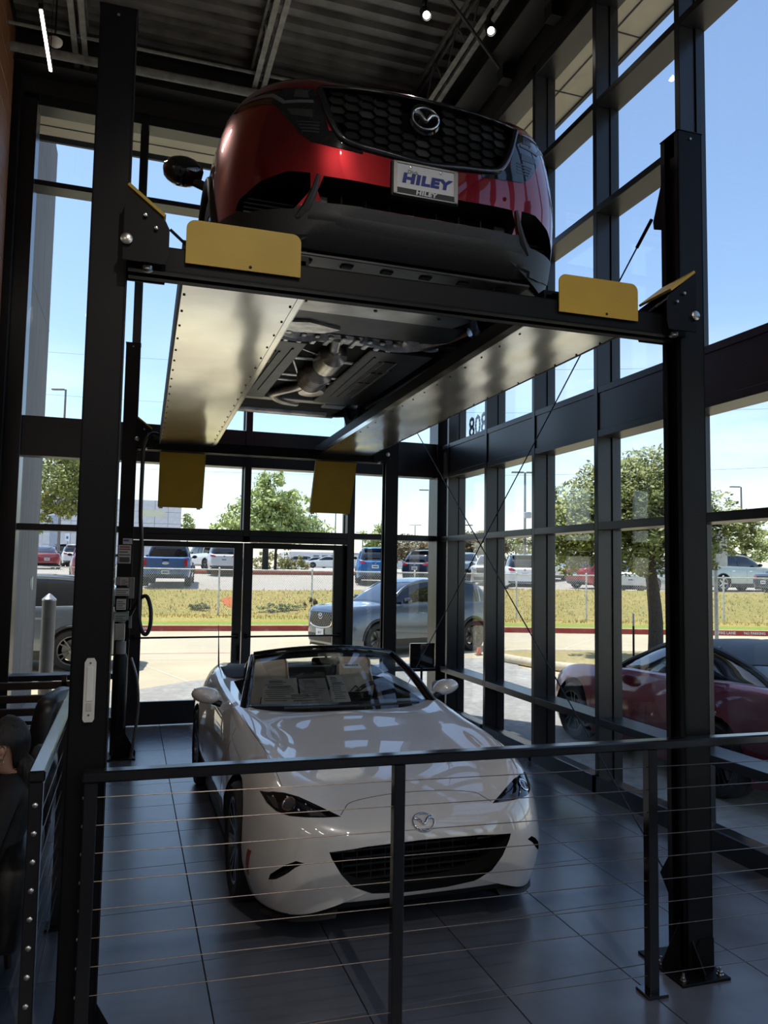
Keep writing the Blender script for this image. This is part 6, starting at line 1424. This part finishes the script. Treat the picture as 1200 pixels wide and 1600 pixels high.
def armchair(label, loc, rz, hb=.80, sc=1.0):
    """faces -x at rz = 0"""
    t = thing('lounge_armchair', label, 'armchair', loc, rz, 'dark armchairs of the lounge'); t.scale = (sc, sc, sc)
    soft(-.34, .24, -.25, .25, .26, .43).build('seat', LEA, t, smooth=60)
    M = Matrix.Translation((.24, 0, .3)) @ Matrix.Rotation(.14, 4, 'Y')
    soft(-.05, .09, -.29, .29, -.02, hb-.3, M=M).build('backrest', LEA, t, smooth=60)
    for s_ in (1, -1): soft(-.32, .26, min(s_*.25, s_*.35), max(s_*.25, s_*.35), .22, .60).build('armrest', LEA, t, smooth=60)
    for x in (-.27, .22):
        for y in (-.27, .27): MB().tube([(x*1.06, y*1.04, 0), (x, y, .27)], .02, 8, rs=[.014, .024]).build('leg', LEGM, t, smooth=60)
    return t
armchair('black leather armchair in which the visitor sits', (-.685, 3.66, 0), 0, .66)
armchair('black leather armchair behind the seated visitor along the railing', (-.72, 4.62, 0), .12, .80)
armchair('tall dark armchair farthest along the railing near the end windows', (-.78, 5.75, 0), -.2, .90, 1.08)
# low slatted table between chairs and wall
tb = thing('slatted_bench', 'dark slatted bench seen past the head of the visitor', 'bench', (-.90, 7.0, 0), 0)
for k in range(5): MB().bbox(-.45, .45, -.20+.09*k, -.13+.09*k, .42, .45, .006).build('slat', LEGM, tb)
for k in range(3): MB().bbox(-.45, .45, .25, .28, .52+.11*k, .585+.11*k, .006).build('slat', LEGM, tb)
for x in (-.40, .40):
    MB().box(x-.02, x+.02, -.2, -.16, 0, .42).build('leg', LEGM, tb); MB().box(x-.02, x+.02, .25, .29, 0, .86).build('leg', LEGM, tb)

CLO = mat('black_clothes', (.008, .008, .009), .8, noise=.2, scale=20); SKIN = mat('skin', (.36, .21, .15), .5, noise=.05, scale=20); HAIR = mat('black_hair', (.007, .006, .006), .6, noise=.5, scale=90, stretch=(1, 1, .1), bump=.5); SHOE = mat('dark_shoe', (.015, .014, .014), .5)
pe = thing('person', 'person in black clothes with tied back dark hair and a hoop earring, sitting facing away', 'person', (-.548, 3.66, 0), 0); pe.scale = (1, 1, .965)
# skeleton, facing -x, seated; skin modifier grows one continuous body
J = {'pelvis': ((.02, 0, .53), .125), 'waist': ((.06, 0, .66), .105), 'chest': ((.095, 0, .80), .115), 'shoulder': ((.10, 0, .90), .085), 'neck': ((.10, 0, .965), .045), 'neck2': ((.085, 0, 1.01), .042),
     'sl': ((.105, -.15, .885), .055), 'sr': ((.105, .15, .885), .055), 'el': ((.05, -.22, .67), .040), 'er': ((.05, .22, .67), .040), 'wl': ((-.17, -.15, .60), .027), 'wr': ((-.17, .15, .60), .027),
     'hl': ((-.03, -.09, .52), .095), 'hr': ((-.03, .09, .52), .095), 'kl': ((-.42, -.12, .53), .058), 'kr': ((-.42, .12, .53), .058), 'al': ((-.47, -.12, .10), .036), 'ar': ((-.47, .12, .10), .036), 'tl': ((-.60, -.13, .045), .032), 'tr': ((-.60, .13, .045), .032), 'heel_l': ((-.44, -.12, .05), .032), 'heel_r': ((-.44, .12, .05), .032)}
names = list(J); ix = {n: i for i, n in enumerate(names)}
ED = [('pelvis', 'waist'), ('waist', 'chest'), ('chest', 'shoulder'), ('shoulder', 'neck'), ('neck', 'neck2'), ('shoulder', 'sl'), ('shoulder', 'sr'), ('sl', 'el'), ('sr', 'er'), ('el', 'wl'), ('er', 'wr'), ('pelvis', 'hl'), ('pelvis', 'hr'), ('hl', 'kl'), ('hr', 'kr'), ('kl', 'al'), ('kr', 'ar'), ('al', 'tl'), ('ar', 'tr'), ('al', 'heel_l'), ('ar', 'heel_r')]
def skinned(pts, edges, root, sub=2):
    me = bpy.data.meshes.new('tmp'); me.from_pydata([p for p, r in pts], edges, []); o = bpy.data.objects.new('tmp', me); COL.objects.link(o)
    o.modifiers.new('s', 'SKIN'); sd = o.modifiers.new('d', 'SUBSURF'); sd.levels = sub; sd.render_levels = sub
    for i, (p, r) in enumerate(pts): me.skin_vertices[0].data[i].radius = (r, r); me.skin_vertices[0].data[i].use_root = (i == root)
    bpy.context.view_layer.update(); r_ = bpy.data.meshes.new_from_object(o.evaluated_get(bpy.context.evaluated_depsgraph_get())); bpy.data.objects.remove(o); return r_
bm_ = skinned([J[n] for n in names], [(ix[a], ix[b]) for a, b in ED], ix['pelvis']); bm_.name = 'body'
bm_.materials.append(CLO); bm_.materials.append(SKIN); bm_.materials.append(SHOE)
for f in bm_.polygons:
    c = f.center
    if c.z > .985: f.material_index = 1
    elif c.z < .09: f.material_index = 2
shade(bm_, 80); link('body', bm_, pe)
for s_ in (-1, 1):
    W = Vector((-.17, s_*.15, .60)); pts = [((W.x+.02, W.y, W.z), .024), ((W.x-.035, W.y-s_*.01, W.z-.01), .030), ((W.x-.075, W.y-s_*.015, W.z-.015), .030)]; ed = [(0, 1), (1, 2)]
    for k in range(4):
        oy = (-.026+.0175*k)*s_; L = (.062, .072, .068, .052)[k]; b = len(pts); a0 = (W.x-.078, W.y-s_*.015+oy, W.z-.012)
        pts += [(a0, .0095), ((a0[0]-L*.55, a0[1], a0[2]-.012), .0085), ((a0[0]-L*.95, a0[1], a0[2]-.035), .0075)]; ed += [(2, b), (b, b+1), (b+1, b+2)]
    b = len(pts); pts += [((W.x-.045, W.y-s_*.042, W.z-.008), .010), ((W.x-.075, W.y-s_*.058, W.z-.02), .0085)]; ed += [(1, b), (b, b+1)]
    hm = skinned(pts, ed, 0); hm.name = 'hand'; hm.materials.append(SKIN); shade(hm, 80); link('hand', hm, pe)
# head: sculpted profile, face to -x
hc_ = Vector((.065, 0, 1.085)); rows = []
prof = [(-.115, .045, .055, .030), (-.10, .058, .065, .0), (-.075, .068, .070, -.008), (-.045, .073, .074, -.010), (-.015, .076, .078, -.004), (.015, .078, .084, .004), (.05, .078, .086, .010), (.08, .068, .076, .012), (.105, .045, .052, .014), (.117, .012, .014, .014)]
for z, ry, rx, ox in prof:
    rw_ = []
    for k in range(28):
        a = 2*PI*k/28; x = rx*math.cos(a); y = ry*math.sin(a); fx = 0
        if math.cos(a) < -.8:
            t_ = (-math.cos(a)-.8)/.2
            fx = -t_*max(0, .024*math.exp(-((z+.020)/.018)**2)+.010*math.exp(-((z+.062)/.012)**2)+.010*math.exp(-((z+.098)/.016)**2)) + (t_*(1-t_)*4*.008*math.exp(-((z-.008)/.012)**2))
        rw_.append(hc_+Vector((x+fx+ox, y, z)))
    rows.append(rw_)
mb = MB(); mb.grid(rows, close=True); mb.add(rows[0], [tuple(range(28))[::-1]]); mb.add(rows[-1], [tuple(range(28))]); hd = mb.build('head', SKIN, pe, smooth=80)
for s_ in (-1, 1):
    MB().lathe([(0, -.012), (.010, -.006), (.012, 0), (.010, .006), (0, .012)], 10, Matrix.Translation(hc_+Vector((-.072, s_*.032, .006)))).build('eye', mat('eye_white', (.6, .58, .55), .2), hd, smooth=60)
    er = smooth_path([(0, 0, -.028), (.006, 0, -.012), (.014, 0, .008), (.010, 0, .024), (-.004, 0, .026), (-.008, 0, .010), (-.004, 0, -.010), (0, 0, -.028)], 4)
    MB().tube([hc_+Vector((.008, s_*.080, -.012))+p for p in er], .006, 6).lathe([(0, -.022), (.012, -.012), (.013, .01), (0, .022)], 8, Matrix.Translation(hc_+Vector((.010, s_*.077, -.012)))).build('ear', SKIN, hd, smooth=60)
    MB().tube([hc_+Vector((.007+.011*math.sin(a), s_*.084, -.054+.011*math.cos(a))) for a in [2*PI*k/16 for k in range(17)]], .0014, 6, cap=False).build('hoop_earring', CHROME, hd)
MB().tube(smooth_path([hc_+Vector((-.083, -.022, -.066)), hc_+Vector((-.089, 0, -.065)), hc_+Vector((-.083, .022, -.066))], 4), .0055, 6).build('mouth', mat('lips', (.30, .12, .10), .4), hd, smooth=60)
# hair cap: covers crown and back down to the nape, leaves face and ears
rows = []
for i in range(12):
    v = i/11; rw_ = []
    for k in range(29):
        a = -PI*.72+1.44*PI*k/28              # around the back (+x)
        th = v*(.47+.40*sstep(1.35, .75, abs(a)))*PI
        rr = 1.0
        rw_.append(hc_+Vector((.014+(.097*rr)*math.sin(th)*math.cos(a), .089*math.sin(th)*math.sin(a), .006+.124*math.cos(th))))
    rows.append(rw_)
mb = MB(); mb.grid(rows); mb.grid([[hc_+(p-hc_)*.93 for p in r] for r in rows]); hr = mb.build('hair', HAIR, hd, smooth=80)
fr_ = [[hc_+Vector((-.055-.03*math.sin(PI*j/6)*(1-abs(i-6)/7), (i-6)*.0115, .095-.004*j+.022*math.cos((i-6)/6*1.2)-.02)) for i in range(13)] for j in range(4)]
MB().tube(smooth_path([hc_+Vector((.078, -.012, -.055)), hc_+Vector((.096, -.022, -.085)), hc_+Vector((.104, -.03, -.13)), hc_+Vector((.098, -.035, -.18)), hc_+Vector((.090, -.037, -.215))], 5), .03, 12, rs=[.026+.012*math.sin(PI*min(1, i/14))*(1 if i < 15 else .5) if i < 19 else .010 for i in range(21)]).build('ponytail', HAIR, hd, smooth=80)
MB().lathe([(.026, -.006), (.031, -.003), (.031, .003), (.026, .006)], 16, Matrix.Translation(hc_+Vector((.088, -.018, -.070))) @ Matrix.Rotation(.5, 4, 'Y')).build('hair_tie', mat('teal_band', (.03, .22, .30), .5), hd, smooth=60)

# small ceiling fittings
sd = thing('smoke_detector', 'small white dome detector under the roof beside the linear pendant', 'detector', survey(86, 66, 7.6) )
MB().lathe([(.07, .02), (.07, 0), (.06, -.02), (.035, -.04), (0, -.045)], 20).build('dome', WPL, sd, smooth=50); MB().tube([(0, 0, .02), (0, 0, .5)], .008, 6).build('stem', BLKS, sd)
